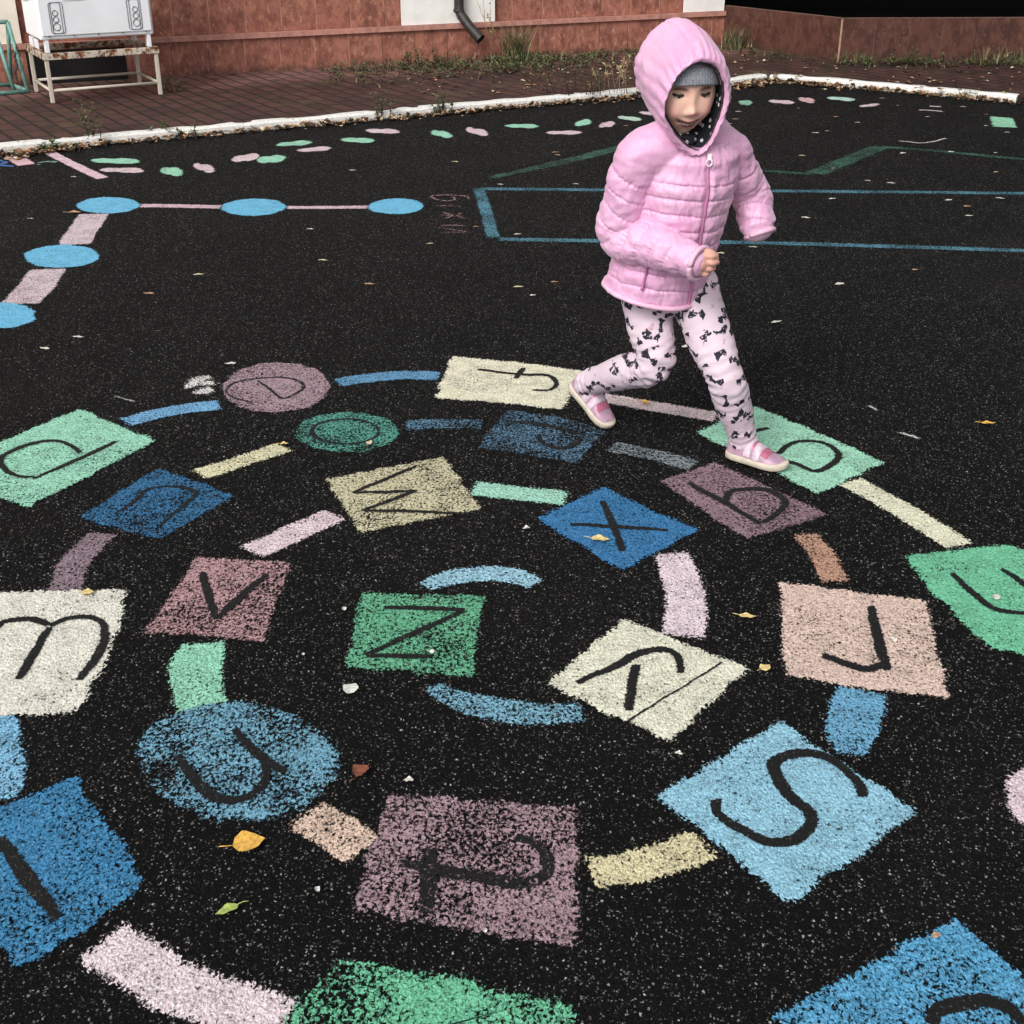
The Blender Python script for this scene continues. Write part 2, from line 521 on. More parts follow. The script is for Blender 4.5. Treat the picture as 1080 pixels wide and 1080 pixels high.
def wall_panel(name, a, b, z0, z1, thick, m, parent, push=0.0, endcap=True):
    """upright slab from a to b on plan; its camera side moved out by push"""
    t = (b - a).normalized(); nn = Vector((-t.y, t.x, 0))
    s = MB(); A, B = a - nn * push, b - nn * push
    C_, D_ = b + nn * thick, a + nn * thick
    s.prism([(p.x, p.y) for p in (A, B, C_, D_)], z0, z1)
    o = s.build(name, m, parent)
    uvl = o.data.uv_layers.new(name='UVMap')
    for poly in o.data.polygons:
        for li in poly.loop_indices:
            v = o.data.vertices[o.data.loops[li].vertex_index].co
            q = v - a
            uvl.data[li].uv = (q.dot(t) - q.dot(nn), v.z - PZ)
    return o

bld = tag(empty('building', (0, 0, 0)), 'building clad in red brown stone tiles behind the brick pavement', 'building')
LZ = .305                                                    # ledge height
# heights from the photo: ledge line seen at (162, 31), (560, 15)
wall_panel('plinth', W0, WC, -.05, LZ - .035, .25, M_TILE, bld)
wall_panel('ledge', W0, WC, LZ - .033, LZ, .25, M_LEDGE, bld, push=.022)
wall_panel('upper_wall', W0, WC, LZ + .002, 1.25, .22, M_TILE, bld, push=-.035)
wall_panel('rendered_wall', W0, WC, 1.253, 4.2, .22, M_CREAM, bld, push=-.04)
for a_px, b_px, mm in ((-75, 22, M_CREAM), (424, 522, M_WHITE), (722, 764, M_WHITE)):
    def on_wall(px):                                         # where a column of pixels meets the facade line
        lo, hi = -7.0, (WC - WA).length
        for _ in range(40):
            mid = (lo + hi) / 2
            q = WA + e1 * mid + Vector((0, 0, LZ))
            dep = q.y * math.cos(PITCH) + (CAMH - q.z) * math.sin(PITCH)
            if 540 + q.x * FPX / dep < px: lo = mid
            else: hi = mid
        return WA + e1 * mid
    pil = wall_panel('pilaster', on_wall(a_px), on_wall(b_px), LZ + .003, 4.1, .02, mm, bld, push=.0)
wall_panel('basement_vent', on_wall(24), on_wall(129), PZ - .02, LZ - .05, .02, M_DARK, bld, push=.004)  # flat panel; the dark inside the niche is painted on
# right hand parapet with a shaded porch behind it
PH = .345
tt = (WE - WD).normalized(); nr = Vector((-tt.y, tt.x, 0))
ta = (WD - WC).normalized(); na = Vector((-ta.y, ta.x, 0))
# parapet as one mitred band
inner_d = WD + (nr + na).normalized() * .045
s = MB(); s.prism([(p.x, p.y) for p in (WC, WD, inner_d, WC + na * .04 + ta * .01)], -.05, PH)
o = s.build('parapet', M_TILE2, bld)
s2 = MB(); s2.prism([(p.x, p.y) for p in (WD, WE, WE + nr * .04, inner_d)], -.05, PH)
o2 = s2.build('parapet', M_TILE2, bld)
for ob, a, t, nn in ((o, WC, ta, na), (o2, WD, tt, nr)):
    uvl = ob.data.uv_layers.new(name='UVMap')
    for lp in ob.data.loops:
        v = ob.data.vertices[lp.vertex_index].co; q = v - a
        uvl.data[lp.index].uv = (q.dot(t) - q.dot(nn), v.z - PZ)
s = MB()
jd = (-(nr + na)).normalized()
s.box(WD + jd * .004 + Vector((0, 0, PH / 2 - PZ)), Vector((tt.x, tt.y, 0)) * .007, jd * .005, (0, 0, PH / 2 - .002))
s.build('corner_strip', simple_mat('pale_joint', (.36, .22, .15), .7), bld)
s = MB()                                                     # thin pale capping edge
for a, b, nn in ((WC, WD, na), (WD, WE, nr)):
    t = (b - a).normalized(); c = (a + b) / 2
    s.box(c + nn * .012 + Vector((0, 0, PH + .0025 - PZ)), t * ((b - a).length / 2 - .006), nn * .010, (0, 0, .002))
s.build('coping', simple_mat('coping_edge', (.16, .09, .07), .7), bld)
# porch: back wall, floor, roof slab, side walls
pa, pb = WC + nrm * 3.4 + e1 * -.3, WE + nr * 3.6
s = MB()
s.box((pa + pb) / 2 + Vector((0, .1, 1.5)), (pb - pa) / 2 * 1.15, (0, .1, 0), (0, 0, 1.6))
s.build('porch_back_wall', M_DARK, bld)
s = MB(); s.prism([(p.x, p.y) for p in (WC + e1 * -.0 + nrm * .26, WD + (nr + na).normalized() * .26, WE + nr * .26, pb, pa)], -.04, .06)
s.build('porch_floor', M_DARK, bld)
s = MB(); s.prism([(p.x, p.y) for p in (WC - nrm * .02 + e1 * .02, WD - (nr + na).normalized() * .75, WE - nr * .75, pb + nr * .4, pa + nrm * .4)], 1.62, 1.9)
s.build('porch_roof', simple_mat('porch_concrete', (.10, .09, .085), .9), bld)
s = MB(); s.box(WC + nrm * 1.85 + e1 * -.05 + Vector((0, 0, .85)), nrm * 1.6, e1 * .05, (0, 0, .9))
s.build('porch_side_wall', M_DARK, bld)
# rain pipe
M_PIPE = simple_mat('brown_pipe', (.028, .022, .021), .5, 40, .4)
dp = (on_wall(482) - nrm * .045)
s = MB()
d0 = dp.y
pp = [Vector((dp.x, dp.y, 4.0)), Vector((dp.x, dp.y, 1.0)), Vector((dp.x, dp.y, .50)), P(484, 11, dp.y - .005), P(487, 17, dp.y - .02), P(495, 28, dp.y - .06), P(507, 41.5, dp.y - .11)]
s.tube(pp, [.036] * 5 + [.037, .040], 12, cap=False)
s.tube([pp[-1], pp[-2]], [.034, .030], 12, cap=False)
s.tube([pp[3] + Vector((0, 0, .01)), pp[3] - Vector((0, 0, .012))], .041, 12)
s.build('rain_pipe', M_PIPE, bld)

# ------------------------------------------------------------------ white box unit and its rusty stand
def rust_mat(name, amount):
    m, k, bs, out = new_mat(name)
    c = k.n('ShaderNodeTexCoord').outputs['Object']
    n1 = k.noise(c, 22, 6, .75); n2 = k.noise(c, 70, 3, .6)
    f = k.step(n1, amount, amount + .08)
    rust = k.mix(k.step(n2, .35, .65), (.055, .02, .010), (.30, .11, .04))
    setp(k, bs, k.mix(f, (.56, .50, .42), rust), k.math('MULTIPLY_ADD', f, .35, .5), .35, n1, .002, .6)
    return m
M_RUST, M_RUST2 = rust_mat('rusty_cream_beam', .465), rust_mat('chipped_cream_leg', .60)
F1, F2 = G(56, 109, PZ), G(169.5, 100, PZ)
u1 = (F2 - F1).normalized(); u2 = Vector((-u1.y, u1.x, 0))
SW = (F2 - F1).length; SD = .50
STZ = .335
stand = tag(empty('metal_stand', (0, 0, 0)), 'low rusty cream metal stand under the white box unit', 'stand')
Z = Vector((0, 0, 1))
corners = [F1, F2, F2 + u2 * SD, F1 + u2 * SD]
for c in corners:
    s = MB(); s.box(Vector((c.x, c.y, (PZ + STZ) / 2)), u1 * .012, u2 * .012, Z * ((STZ - PZ) / 2 - .002))
    bevel(s.build('leg', M_RUST2, stand), .003)
for a, b in ((0, 1), (1, 2), (2, 3), (3, 0)):
    A, B = corners[a], corners[b]; t = (B - A).normalized(); nn = Vector((-t.y, t.x, 0))
    s = MB(); ext = .020 if a % 2 == 0 else -.020
    s.box((A + B) / 2 - Vector((0, 0, 0)) + Z * (STZ - PZ - .018) , t * ((B - A).length / 2 + ext), nn * .018, Z * .019)
    bevel(s.build('top_rail', M_RUST, stand), .003)
    s = MB(); s.tube([A + Z * .075, B + Z * .075], .009, 8)
    s.build('brace', M_RUST2, stand)
box = tag(empty('air_conditioner', (0, 0, 0)), 'white metal box unit standing on the rusty cream stand', 'air conditioner')
M_BOX = simple_mat('white_painted_steel', (.86, .87, .90), .42, 5, .05, .0008)
M_LINE = simple_mat('grey_outline', (.10, .10, .11), .6)
BZ0, BZ1, BD = .412, 1.12, .44
o1 = F1 - u1 * .018 - u2 * .012
bw = SW + .02
s = MB(); s.box(o1 + u1 * bw / 2 + u2 * BD / 2 + Z * ((BZ0 + BZ1) / 2 - PZ), u1 * bw / 2, u2 * BD / 2, Z * (BZ1 - BZ0) / 2)
bevel(s.build('casing', M_BOX, box), .012, 3)
s = MB(); s.box(o1 + u1 * bw / 2 - u2 * .003 + Z * ((BZ0 + BZ1) / 2 - PZ + .006), u1 * (bw / 2 - .014), u2 * .006, Z * ((BZ1 - BZ0) / 2 - .018))
bevel(s.build('front_panel', M_BOX, box), .004)
for a in (.02, bw - .05):
    for dq in (.03, BD - .06):
        s = MB(); s.box(o1 + u1 * (a + .015) + u2 * dq + Z * ((STZ + .004 + BZ0) / 2 - PZ), u1 * .010, u2 * .03, Z * ((BZ0 - STZ) / 2 - .003))
        s.build('foot', M_BOX, box)
for q in (.25, .62):                                          # side skirt openings seen below the left side
    s = MB(); s.box(o1 - u1 * .001 + u2 * (BD * q + .03) + Z * (BZ0 - PZ - .03), u1 * .003, u2 * .05, Z * .026)
    s.build('side_skirt', M_BOX, box)
for cx in (.105, bw - .105):                                  # embossed emblem: rounded frame with three rings
    fc = o1 - u2 * .011 + Z * (BZ0 + .125 - PZ)
    s = MB()
    def rr(cx, w, h, r):
        pts = []
        for (sx, sz, a0) in ((1, 1, 0), (-1, 1, 90), (-1, -1, 180), (1, -1, 270)):
            for j in range(5):
                a = R(a0 + j * 22.5)
                pts.append(fc + u1 * (cx + sx * (w - r) + r * math.cos(a)) + Z * (sz * (h - r) + r * math.sin(a)))
        return pts + pts[:1]
    dirn = 1 if cx < bw / 2 else -1
    s.tube(rr(cx, .034, .088, .014), .0017, 5); s.tube(rr(cx + dirn * .012, .036, .088, .014), .0017, 5)
    for j, (dz, r) in enumerate(((.028, .0155), (-.008, .0165), (-.050, .021))):
        s.tube([fc + u1 * (cx + r * math.cos(2 * math.pi * q / 16)) + Z * (dz + r * math.sin(2 * math.pi * q / 16)) for q in range(17)], .0018, 5)
    s.build('embossed_emblem', M_LINE, box)
for q in range(5):
    s = MB(); s.tube([o1 + u1 * (.05 + q * (bw - .1) / 4) - u2 * .008 + Z * (BZ0 + .022 - PZ), o1 + u1 * (.05 + q * (bw - .1) / 4) - u2 * .0115 + Z * (BZ0 + .022 - PZ)], .005, 8)
    s.build('screw', M_LINE, box)
for q in (.22, .62):
    s = MB(); s.box(o1 + u1 * (bw * q + .07) - u2 * .0095 + Z * (BZ0 + .225 - PZ), u1 * .065, u2 * .003, Z * .006)
    bevel(s.build('pressed_groove', M_BOX, box), .002)
s = MB()
s.tube([o1 + u2 * (BD * .25) - u1 * .002 + Z * (BZ0 + .23 - PZ), o1 + u2 * (BD * .8) - u1 * .002 + Z * (BZ0 + .2 - PZ)], .004, 6)
s.build('side_rib', M_BOX, box)

# ------------------------------------------------------------------ teal tube frame at the left edge
M_TEAL = simple_mat('teal_paint', (.16, .34, .30), .5, 50, .25)
rack = tag(empty('tube_frame', (0, 0, 0)), 'teal painted tube frame leaning by the stand at the left edge', 'frame')
b1 = G(30, 98.5, PZ); b2 = G(15.5, 98, PZ); b3 = G(27, 98, PZ) + u2 * .18 - u1 * .12
def tube_part(name, pts, r=.013): 
    s = MB(); s.tube(pts, r, 8); s.build(name, M_TEAL, rack)
top1 = P(8, 23, b1.y + .06); top0 = P(-70, 26, b1.y + .02)
tube_part('leg', [b1 + Z * .012, top1]); tube_part('top_bar', [top1, top0]); tube_part('leg', [b2 + Z * .012, P(-3, 40, b1.y + .03)])
b3 = P(11, 84, b1.y + .3)
tube_part('leg', [Vector((b3.x, b3.y, PZ + .01)), P(8, 25, b1.y + .10)])
tube_part('base_bar', [b1 + Z * .013, b1 + Z * .013 - u1 * .55]); tube_part('base_bar', [b1 + Z * .013, Vector((b3.x, b3.y, PZ + .013))])
tube_part('base_bar', [Vector((b3.x, b3.y, PZ + .013)), Vector((b3.x, b3.y, PZ + .013)) - u1 * .4])
ch = tag(None or empty('chain', (0, 0, 0)), 'dark metal chain hanging on the teal tube frame', 'chain')
s = MB()
for q in range(16):
    c = P(17 + 1.2 * math.sin(q * .9), 48 + q * 2.3, b1.y - .02)
    ax = (u1, Z) if q % 2 else (u2, Z)
    s.tube([c + ax[0] * (.006 * math.cos(2 * math.pi * w / 8)) + ax[1] * (.012 * math.sin(2 * math.pi * w / 8)) for w in range(9)], .0028, 4)
o = s.build('chain', simple_mat('dark_steel', (.05, .045, .05), .4))
bpy.data.objects.remove(ch)
tag(o, 'dark metal chain hanging on the teal tube frame', 'chain')

# ================================================================== GROUND PAINTINGS
MINT = (150, 222, 184); GREEN = (60, 178, 108); CREAM = (240, 234, 196); BLUE = (36, 124, 184); SKY = (108, 184, 222)
MAUVE = (165, 132, 142); ROSE = (208, 150, 160); PINK = (238, 212, 220); PEACH = (222, 172, 142); KHAKI = (204, 192, 142); TEAL = (64, 150, 132); STEEL = (66, 112, 146)
SG = 'letter shapes of the painted alphabet snail'
CG = 'painted bands joining the letter shapes'
Z1, Z2, Z3 = .0012, .0024, .004

def shape(name, label, cat, px, col, thr, letter=None, lw=.0085, lmat=None, edge=.009, smooth=False, group=SG, rough=.005, var=.22, low=.22, z=Z2):
    me = mark_mesh(name, [G(*p) for p in px], z, paint(col, thr, var, low), edge, rough, 2 if smooth else 1)
    o = tag(link(name, me), label, cat, group)
    if letter:
        s, cov = MB(), []
        for i, l in enumerate(letter):
            strip_data(s, cov, [G(*p) for p in l], [lw * .75, lw, lw * 1.05, lw * .95, lw * .75], z + .0012 + i * .0003, .0035, .006, .004, wvar=.30)
        m2 = s.mesh('letter'); set_cov(m2, cov); m2.materials.append(lmat or black_line())
        link('letter', m2, o)
    return o

def ell(cx, cy, rx, ry, rot=0, n=28):
    return [(cx + rx * math.cos(a) * math.cos(R(rot)) - ry * math.sin(a) * math.sin(R(rot)), cy + rx * math.cos(a) * math.sin(R(rot)) + ry * math.sin(a) * math.cos(R(rot)))
            for a in [2 * math.pi * k / n for k in range(n)]]

sq, rd = 'painted_square', 'painted_disc'
shape(sq, 'mint green painted rectangle with a black letter d at the left edge', 'painted square',
      [(84, 432), (166, 466), (30, 536), (-55, 512), (-62, 492)], (150, 222, 190), .38,
      [[(124, 466), (80, 487), (33, 507)], [(86, 479), (66, 467), (37, 468), (7, 480), (0, 488), (8, 498), (22, 504), (38, 504)]], .0085)
shape(rd, 'dusty pink painted disc with a letter e and a white splash beside it', 'painted disc',
      ell(291, 409.5, 58, 27, -2), (176, 146, 156), .425, [[(268, 426), (246, 420), (239, 412), (250, 404), (283, 399), (310, 401), (320, 409), (311, 417), (297, 421), (284, 411), (272, 402)]], .007, black_line(.42), smooth=True)
shape(sq, 'pale cream painted rectangle with a letter f under the rear shoe', 'painted square',
      [(477, 376), (545, 383), (613, 392), (595, 433), (530, 426), (460, 420)], (243, 236, 203), .33,
      [[(503, 390.5), (550, 396), (577, 397), (587, 405), (580, 412), (561, 412.5)], [(544, 400.5), (552, 389)]], .0075, black_line(.2))
shape(sq, 'mint green painted rectangle with a letter g under the front shoe', 'painted square',
      [(797, 429), (934, 488), (862, 522), (734, 457)], (158, 226, 194), .35,
      [[(787, 466), (795, 456), (811, 452)], [(812, 482), (838, 490), (862, 498), (884, 484), (880, 475), (866, 468), (842, 467), (828, 473), (820, 480)]], .0075, black_line(.2))
shape('painted_leaf_shape', 'bright green painted shape with a letter h at the right edge', 'painted shape',
      [(952, 587), (1005, 581), (1063, 576), (1112, 588), (1150, 640), (1130, 690), (1078, 692), (1042, 684), (1012, 655), (984, 626)], (104, 204, 158), .35,
      [[(1003, 605), (1022, 623), (1046, 642), (1072, 648), (1100, 650)], [(1054, 601), (1070, 610), (1092, 628)]], .0085)
shape(rd, 'pale pink painted disc cut by the right edge', 'painted disc', ell(1107, 840, 49, 38), PINK, .36, smooth=True)
shape(sq, 'bright blue painted square with a letter j in the bottom right corner', 'painted square',
      [(1010, 968), (1080, 1032), (1150, 1100), (990, 1200), (806, 1074)], (70, 164, 212), .425,
      [[(980, 1084), (988, 1070), (1008, 1062), (1038, 1057), (1064, 1066), (1082, 1084)]], .011, low=.3)
shape(sq, 'speckled emerald painted square cut by the bottom edge', 'painted square',
      [(352, 1006), (480, 1028), (612, 1064), (585, 1130), (540, 1190), (230, 1150)], (98, 196, 150), .47, edge=.014, low=.5)
shape(sq, 'strong blue painted square with a letter l at the lower left edge', 'painted square',
      [(82, 820), (112, 866), (157, 928), (100, 978), (14, 1026), (-90, 890), (-80, 876)], (42, 134, 186), .42,
      [[(0, 884), (28, 925), (62, 972)], ], .0115)
shape(sq, 'off white painted square with a letter m at the left edge', 'painted square',
      [(-70, 632), (30, 625), (136, 622), (112, 700), (80, 754), (-80, 758)], (240, 236, 218), .335,
      [[(52, 662), (37, 690), (18, 719)], [(-14, 678), (0, 660), (18, 655), (38, 655), (52, 662)], [(52, 663), (72, 654), (96, 653), (111, 664), (104, 690), (83, 720)]], .0095)
shape(sq, 'worn blue painted square with a letter n between mint and cream shapes', 'painted square',
      [(167, 493), (250, 523), (167, 572), (80, 547)], (38, 112, 160), .455,
      [[(121, 545), (140, 531), (158, 515)], [(143, 522), (168, 515), (196, 515.5), (206, 523), (190, 538), (166, 557)]], .0075, black_line(.42))
shape(rd, 'faded teal painted disc with a faint letter o', 'painted disc',
      ell(366, 456.5, 57, 22), (76, 160, 142), .48, [ell(364, 456, 35, 13)[:14] + ell(364, 456, 35, 13)[14:] + ell(364, 456, 35, 13)[:1]], .008, black_line(.40), smooth=True, low=.3)
shape(sq, 'faded slate blue painted square with a faint letter p below the cream f', 'painted square',
      [(532, 432), (600, 441), (641, 455), (612, 491), (500, 473)], (84, 126, 156), .51,
      [[(531, 445), (570, 449), (618, 460)], [(568, 458), (572, 467), (590, 474), (607, 470), (613, 462)]], .009, black_line(.38), low=.25)
shape(sq, 'dusty mauve painted square with a letter q under the front shoe', 'painted square',
      [(754, 487), (877, 544), (787, 571), (694, 508)], (152, 122, 133), .425,
      [[(725, 510), (762, 530), (803, 554)], [(765, 533), (770, 520), (788, 517), (812, 519), (827, 530), (820, 543), (803, 553)]], .0085, black_line(.25))
shape(sq, 'peach painted square with a letter r on the right of the spiral', 'painted square',
      [(821, 614), (900, 624), (976, 634), (990, 690), (1003, 738), (910, 727), (827, 713)], (232, 200, 184), .375,
      [[(918, 640), (926, 675), (937, 709)], [(937, 700), (915, 706), (890, 701), (866, 692)]], .0095, black_line(.2))
shape(sq, 'sky blue painted square standing on its corner with a letter s', 'painted square',
      [(822, 762), (890, 806), (967, 857), (905, 905), (832, 951), (765, 898), (692, 840)], (140, 202, 228), .35,
      [[(911, 843), (902, 824), (876, 802), (846, 796), (818, 804), (819, 820), (834, 842), (853, 860), (852, 876), (836, 888), (810, 890), (782, 877), (758, 860), (754, 844)]], .0095, black_line(.15))
shape(sq, 'speckled mauve painted square with a faded letter t at the bottom', 'painted square',
      [(405, 836), (500, 841), (612, 848), (613, 930), (612, 1004), (490, 986), (368, 966), (385, 900)], (172, 140, 150), .470,
      [[(418, 912), (455, 917), (500, 925), (552, 933), (574, 925), (577, 905), (562, 890), (541, 884)], [(453, 893), (452, 930), (449, 968)]], .014, black_line(.42), edge=.013, low=.22)
shape(rd, 'large worn blue painted disc with a letter u', 'painted disc',
      ell(249, 804, 110, 65, 3), (104, 168, 196), .478, [[(187, 797), (196, 812), (212, 830), (232, 844), (254, 845), (274, 833), (281, 815), (278, 800)], [(246, 769), (262, 787), (280, 803), (302, 818)]], .0105, black_line(.36), edge=.013, smooth=True, low=.45)
shape(sq, 'speckled rose painted square with a letter v', 'painted square',
      [(208, 587), (310, 593), (280, 679), (214, 673), (147, 671)], (190, 146, 150), .465,
      [[(213, 604), (220, 630), (228, 656)], [(228, 655), (256, 629), (283, 606)]], .010, black_line(.33))
shape(sq, 'khaki yellow painted square with a sideways letter w', 'painted square',
      [(341, 506), (467, 481), (510, 538), (380, 564)], (212, 204, 164), .43,
      [[(441, 492), (405, 507), (371, 521)], [(371, 521), (405, 520), (440, 518.5)], [(440, 519), (412, 529), (382, 540)], [(382, 540), (430, 541), (484, 543)]], .0072, black_line(.3))
shape(sq, 'deep blue painted diamond with a letter x and a yellow leaf', 'painted square',
      [(637, 514), (736, 560), (656, 603), (566, 548)], (34, 124, 182), .36,
      [[(636, 529), (646, 554), (657, 583)], [(600, 554), (650, 557), (706, 561)]], .0085, black_line(.25))
shape(sq, 'pale cream painted square on its corner with a letter y', 'painted square',
      [(658, 653), (787, 705), (709, 785), (576, 722)], (238, 236, 208), .345,
      [[(607, 722), (640, 708), (672, 691), (700, 686), (714, 694), (718, 712)], [(670, 702), (666, 727), (662, 752)]], .0085, black_line(.2))
shape(sq, 'speckled green painted square with a letter z at the spiral centre', 'painted square',
      [(380, 625), (513, 628), (506, 672), (500, 716), (361, 706)], (92, 182, 138), .455,
      [[(403, 642), (450, 643), (492, 645)], [(492, 645), (440, 668), (384, 693)], [(384, 693), (420, 693), (457, 694)]], .0085, black_line(.33))

def band(label, px, col, thr, w=.0375, z=Z1, group=CG, edge=.008):
    o = strip('painted_band', px, w, z, paint(col, thr), edge)
    return tag(o, label, 'painted band', group)
band('light blue painted band between the mint d and the pink disc', [(128, 447), (165, 437), (205, 430), (236, 426.5)], (110, 178, 224), .37)
band('blue painted band between the pink disc and the cream f', [(351, 405), (383, 399.5), (425, 396), (468, 397)], (92, 156, 200), .40)
band('pale pink painted band from the cream f to the mint g', [(632, 419), (690, 429), (760, 441)], (240, 212, 214), .35, .036)
band('pale yellow painted band from the mint g to the green h', [(893, 506), (950, 537), (1016, 578)], (238, 236, 200), .36)
band('light blue painted band at the left edge above the blue l', [(-10, 752), (-4, 790), (-1, 815), (-10, 850)], (120, 190, 230), .40, .045)
band('pale pink painted band at the lower left of the spiral', [(100, 990), (150, 1020), (200, 1046), (310, 1082)], (238, 216, 222), .37, .043, edge=.011)
band('mauve painted band between the off white m and the blue n', [(66, 630), (80, 592), (112, 560)], (150, 126, 138), .43, .038)
band('cream yellow painted band between the blue n and the teal disc', [(206, 502), (250, 488), (304, 470)], (230, 222, 178), .37, .036)
band('faded blue painted band between the teal disc and the slate p', [(422, 449), (470, 447.5), (516, 448)], (92, 142, 174), .48)
band('grey painted band between the slate p and the mauve q', [(638, 470), (690, 480), (737, 493)], (136, 148, 154), .47)
band('orange painted band between the mauve q and the peach r', [(846, 560), (866, 586), (884, 617)], (196, 148, 122), .40, .032)
band('blue painted band between the peach r and the sky blue s', [(910, 725), (903, 750), (897, 775), (900, 803)], (98, 172, 212), .40, [.042, .050, .048, .025])
band('khaki yellow painted band between the speckled t and the sky blue s', [(615, 922), (685, 912), (751, 888)], (226, 214, 166), .39, .037)
band('peach painted band between the worn blue disc and the mauve t', [(314, 855), (352, 876), (390, 900)], (228, 196, 174), .41, .042)
band('mint painted band between the rose v and the worn blue disc', [(214, 675), (207, 705), (209, 730), (216, 751)], (142, 220, 184), .39, [.042, .052, .050, .046])
band('pale pink painted band between the rose v and the khaki w', [(262, 585), (310, 562), (358, 541)], (238, 212, 218), .36, .040)
band('mint painted band between the khaki w and the deep blue x', [(494, 515), (530, 519), (566, 523), (602, 526)], (158, 222, 196), .37, .039)
band('pale pink painted band between the deep blue x and the cream y', [(706, 581), (718, 610), (724, 640), (720, 675)], (240, 216, 226), .36, [.036, .043, .043, .043])
band('blue painted crescent band below the green z', [(450, 720), (490, 741), (557, 753), (625, 751)], (116, 178, 204), .46, [.020, .038, .040, .030])
band('light blue painted crescent band above the green z', [(441, 622), (473, 610), (513, 605), (547, 609), (570, 619)], (150, 206, 228), .41, [.022, .032, .036, .034, .022])
tag(strip('asphalt_crack', [(646, 773), (700, 738), (764, 699)], .0022, .0040, black_line(.34), .002, .01), 'thin dark crack running across the pale cream y square', 'crack')
# white splash by the pink disc
tag(strip('paint_splash', [[(203, 405), (222, 404), (236, 403)], [(196, 412), (208, 402), (226, 396)], [(199, 417), (215, 413), (230, 411)]], [.010, .032, .02], Z1, paint((236, 228, 224), .42), .02), 'white paint splash left of the pink disc', 'paint splash')

# upper left chain of blue discs and pink bands
UG = 'blue discs of the painted chain'
for lab, (cx, cy, rx, ry) in (('bright blue painted disc at the corner of the far chain', (114, 217, 33, 8.6)), ('bright blue painted disc in the middle of the far chain row', (267.5, 219, 34, 9)),
                              ('bright blue painted disc ending the far chain by the pink writing', (418, 218, 29, 8.3)), ('bright blue painted disc between two pink bands at the left', (65, 271, 40, 12)),
                              ('bright blue painted disc cut by the left edge', (4, 333, 33, 13.5))):
    shape(rd, lab, 'painted disc', ell(cx, cy, rx, ry, -1), (98, 194, 238), .31, smooth=True, group=UG, edge=.008, var=.15)
UB = 'pink bands of the painted chain'
band('thin pink painted band between the corner and middle blue discs', [(146, 217), (190, 217.6), (236, 218.5)], (226, 190, 200), .34, .032, group=UB)
band('thin pink painted band leading to the last blue disc of the far row', [(300, 219), (345, 219), (391, 218.5)], (226, 190, 200), .34, .028, group=UB)
band('broad pink painted band below the corner blue disc', [(100, 225), (88, 242), (78, 259)], (222, 200, 208), .37, .065, group=UB)
band('broad pink painted band leading down to the cut blue disc', [(52, 283), (38, 302), (20, 322)], (222, 198, 206), .39, .070, group=UB)

# footprints along the kerb
FG = 'painted footprints along the kerb'
MI, PI_ = (152, 218, 188), (228, 200, 206)
feet = [  # x, y, half width, half height, tilt, colour
    (122, 169.8, 26, 3.2, 1, MI, 'mint painted footprint, leftmost long one'), (128, 179.6, 24, 2.9, 1, PI_, 'pink painted footprint below the leftmost long mint one'),
    (181, 181, 12, 5, 6, MI, 'short mint painted footprint nearest the blue discs'), (215, 177, 11.5, 4.6, 12, PI_, 'short pink painted footprint right of the short mint one'),
    (259, 166.5, 14, 4.2, -8, PI_, 'pink painted footprint tilted up towards the kerb'), (286, 168, 15, 4.2, -6, MI, 'mint painted footprint beside the tilted pink one'),
    (310, 151.5, 18.5, 2.8, -4, MI, 'long thin mint painted footprint close to the white kerb'), (332, 157.6, 18, 2.6, -4, PI_, 'long thin pink painted footprint below a long thin mint one'),
    (404, 138.4, 18, 2.8, 2, PI_, 'long pink painted footprint nearest the kerb weeds'), (377.5, 148, 17.5, 2.9, 2, MI, 'long mint painted footprint left of the drain pipe line'),
    (465, 141.2, 11, 3.8, 12, MI, 'short mint painted footprint in the middle of the row'), (503, 138.8, 12, 3.9, 12, PI_, 'short pink painted footprint in the middle of the row'),
    (550.5, 133, 17, 2.4, 1, MI, 'long mint painted footprint right of the short middle pair'), (595, 140, 19, 2.2, 0, PI_, 'long thin pink painted footprint left of the child'),
    (615, 129.5, 8.5, 3.4, -10, MI, 'tiny mint painted footprint left of the hood'), (640, 131.4, 8.5, 3.3, -8, PI_, 'tiny pink painted footprint left of the hood'),
    (663.5, 125, 12.5, 2.4, 6, (190, 222, 204), 'pale mint painted footprint touching the pink hood'), (683, 119.5, 9, 2, 4, PI_, 'pale pink painted footprint half hidden by the hood'),
    (786, 108.4, 6.5, 3, 0, (140, 196, 170), 'round mint painted footprint right of the hood'), (824, 107.5, 14, 2.1, 4, PI_, 'long pink painted footprint right of the hood'),
    (850.5, 105.6, 9, 3, 8, (226, 178, 186), 'short pink painted footprint below the kerb corner'), (887, 104.3, 14.5, 2.1, 4, (186, 224, 206), 'long mint painted footprint below the right kerb'),
    (917, 111.3, 11, 1.5, -6, PI_, 'thin pale pink painted mark below the right kerb')]
for x, y, rx, ry, rot, col, lab in feet:
    c = G(x, y); a = G(x + rx * math.cos(R(rot)), y + rx * math.sin(R(rot))); b = G(x, y + ry)
    ax = a - c; ay = b - c
    pts = []
    for k in range(26):                                       # sole outline: broad ball, narrow waist, round heel
        t = 2 * math.pi * k / 26
        px_, py_ = math.cos(t), math.sin(t)
        wst = 1 - .30 * math.exp(-((px_ + .15) / .28) ** 2) + .06 * px_
        pts.append(c + ax * px_ + ay * (py_ * wst))
    me = mark_mesh('painted_footprint', pts, Z1, paint(col, .32), .010, .006, 1)
    tag(link('painted_footprint', me), lab, 'painted footprint', FG)
tag(strip('painted_line', [(978, 112), (995, 112.8)], .016, Z1, paint(PI_, .36)), 'upper of two short thin pink lines near the right kerb', 'painted line')
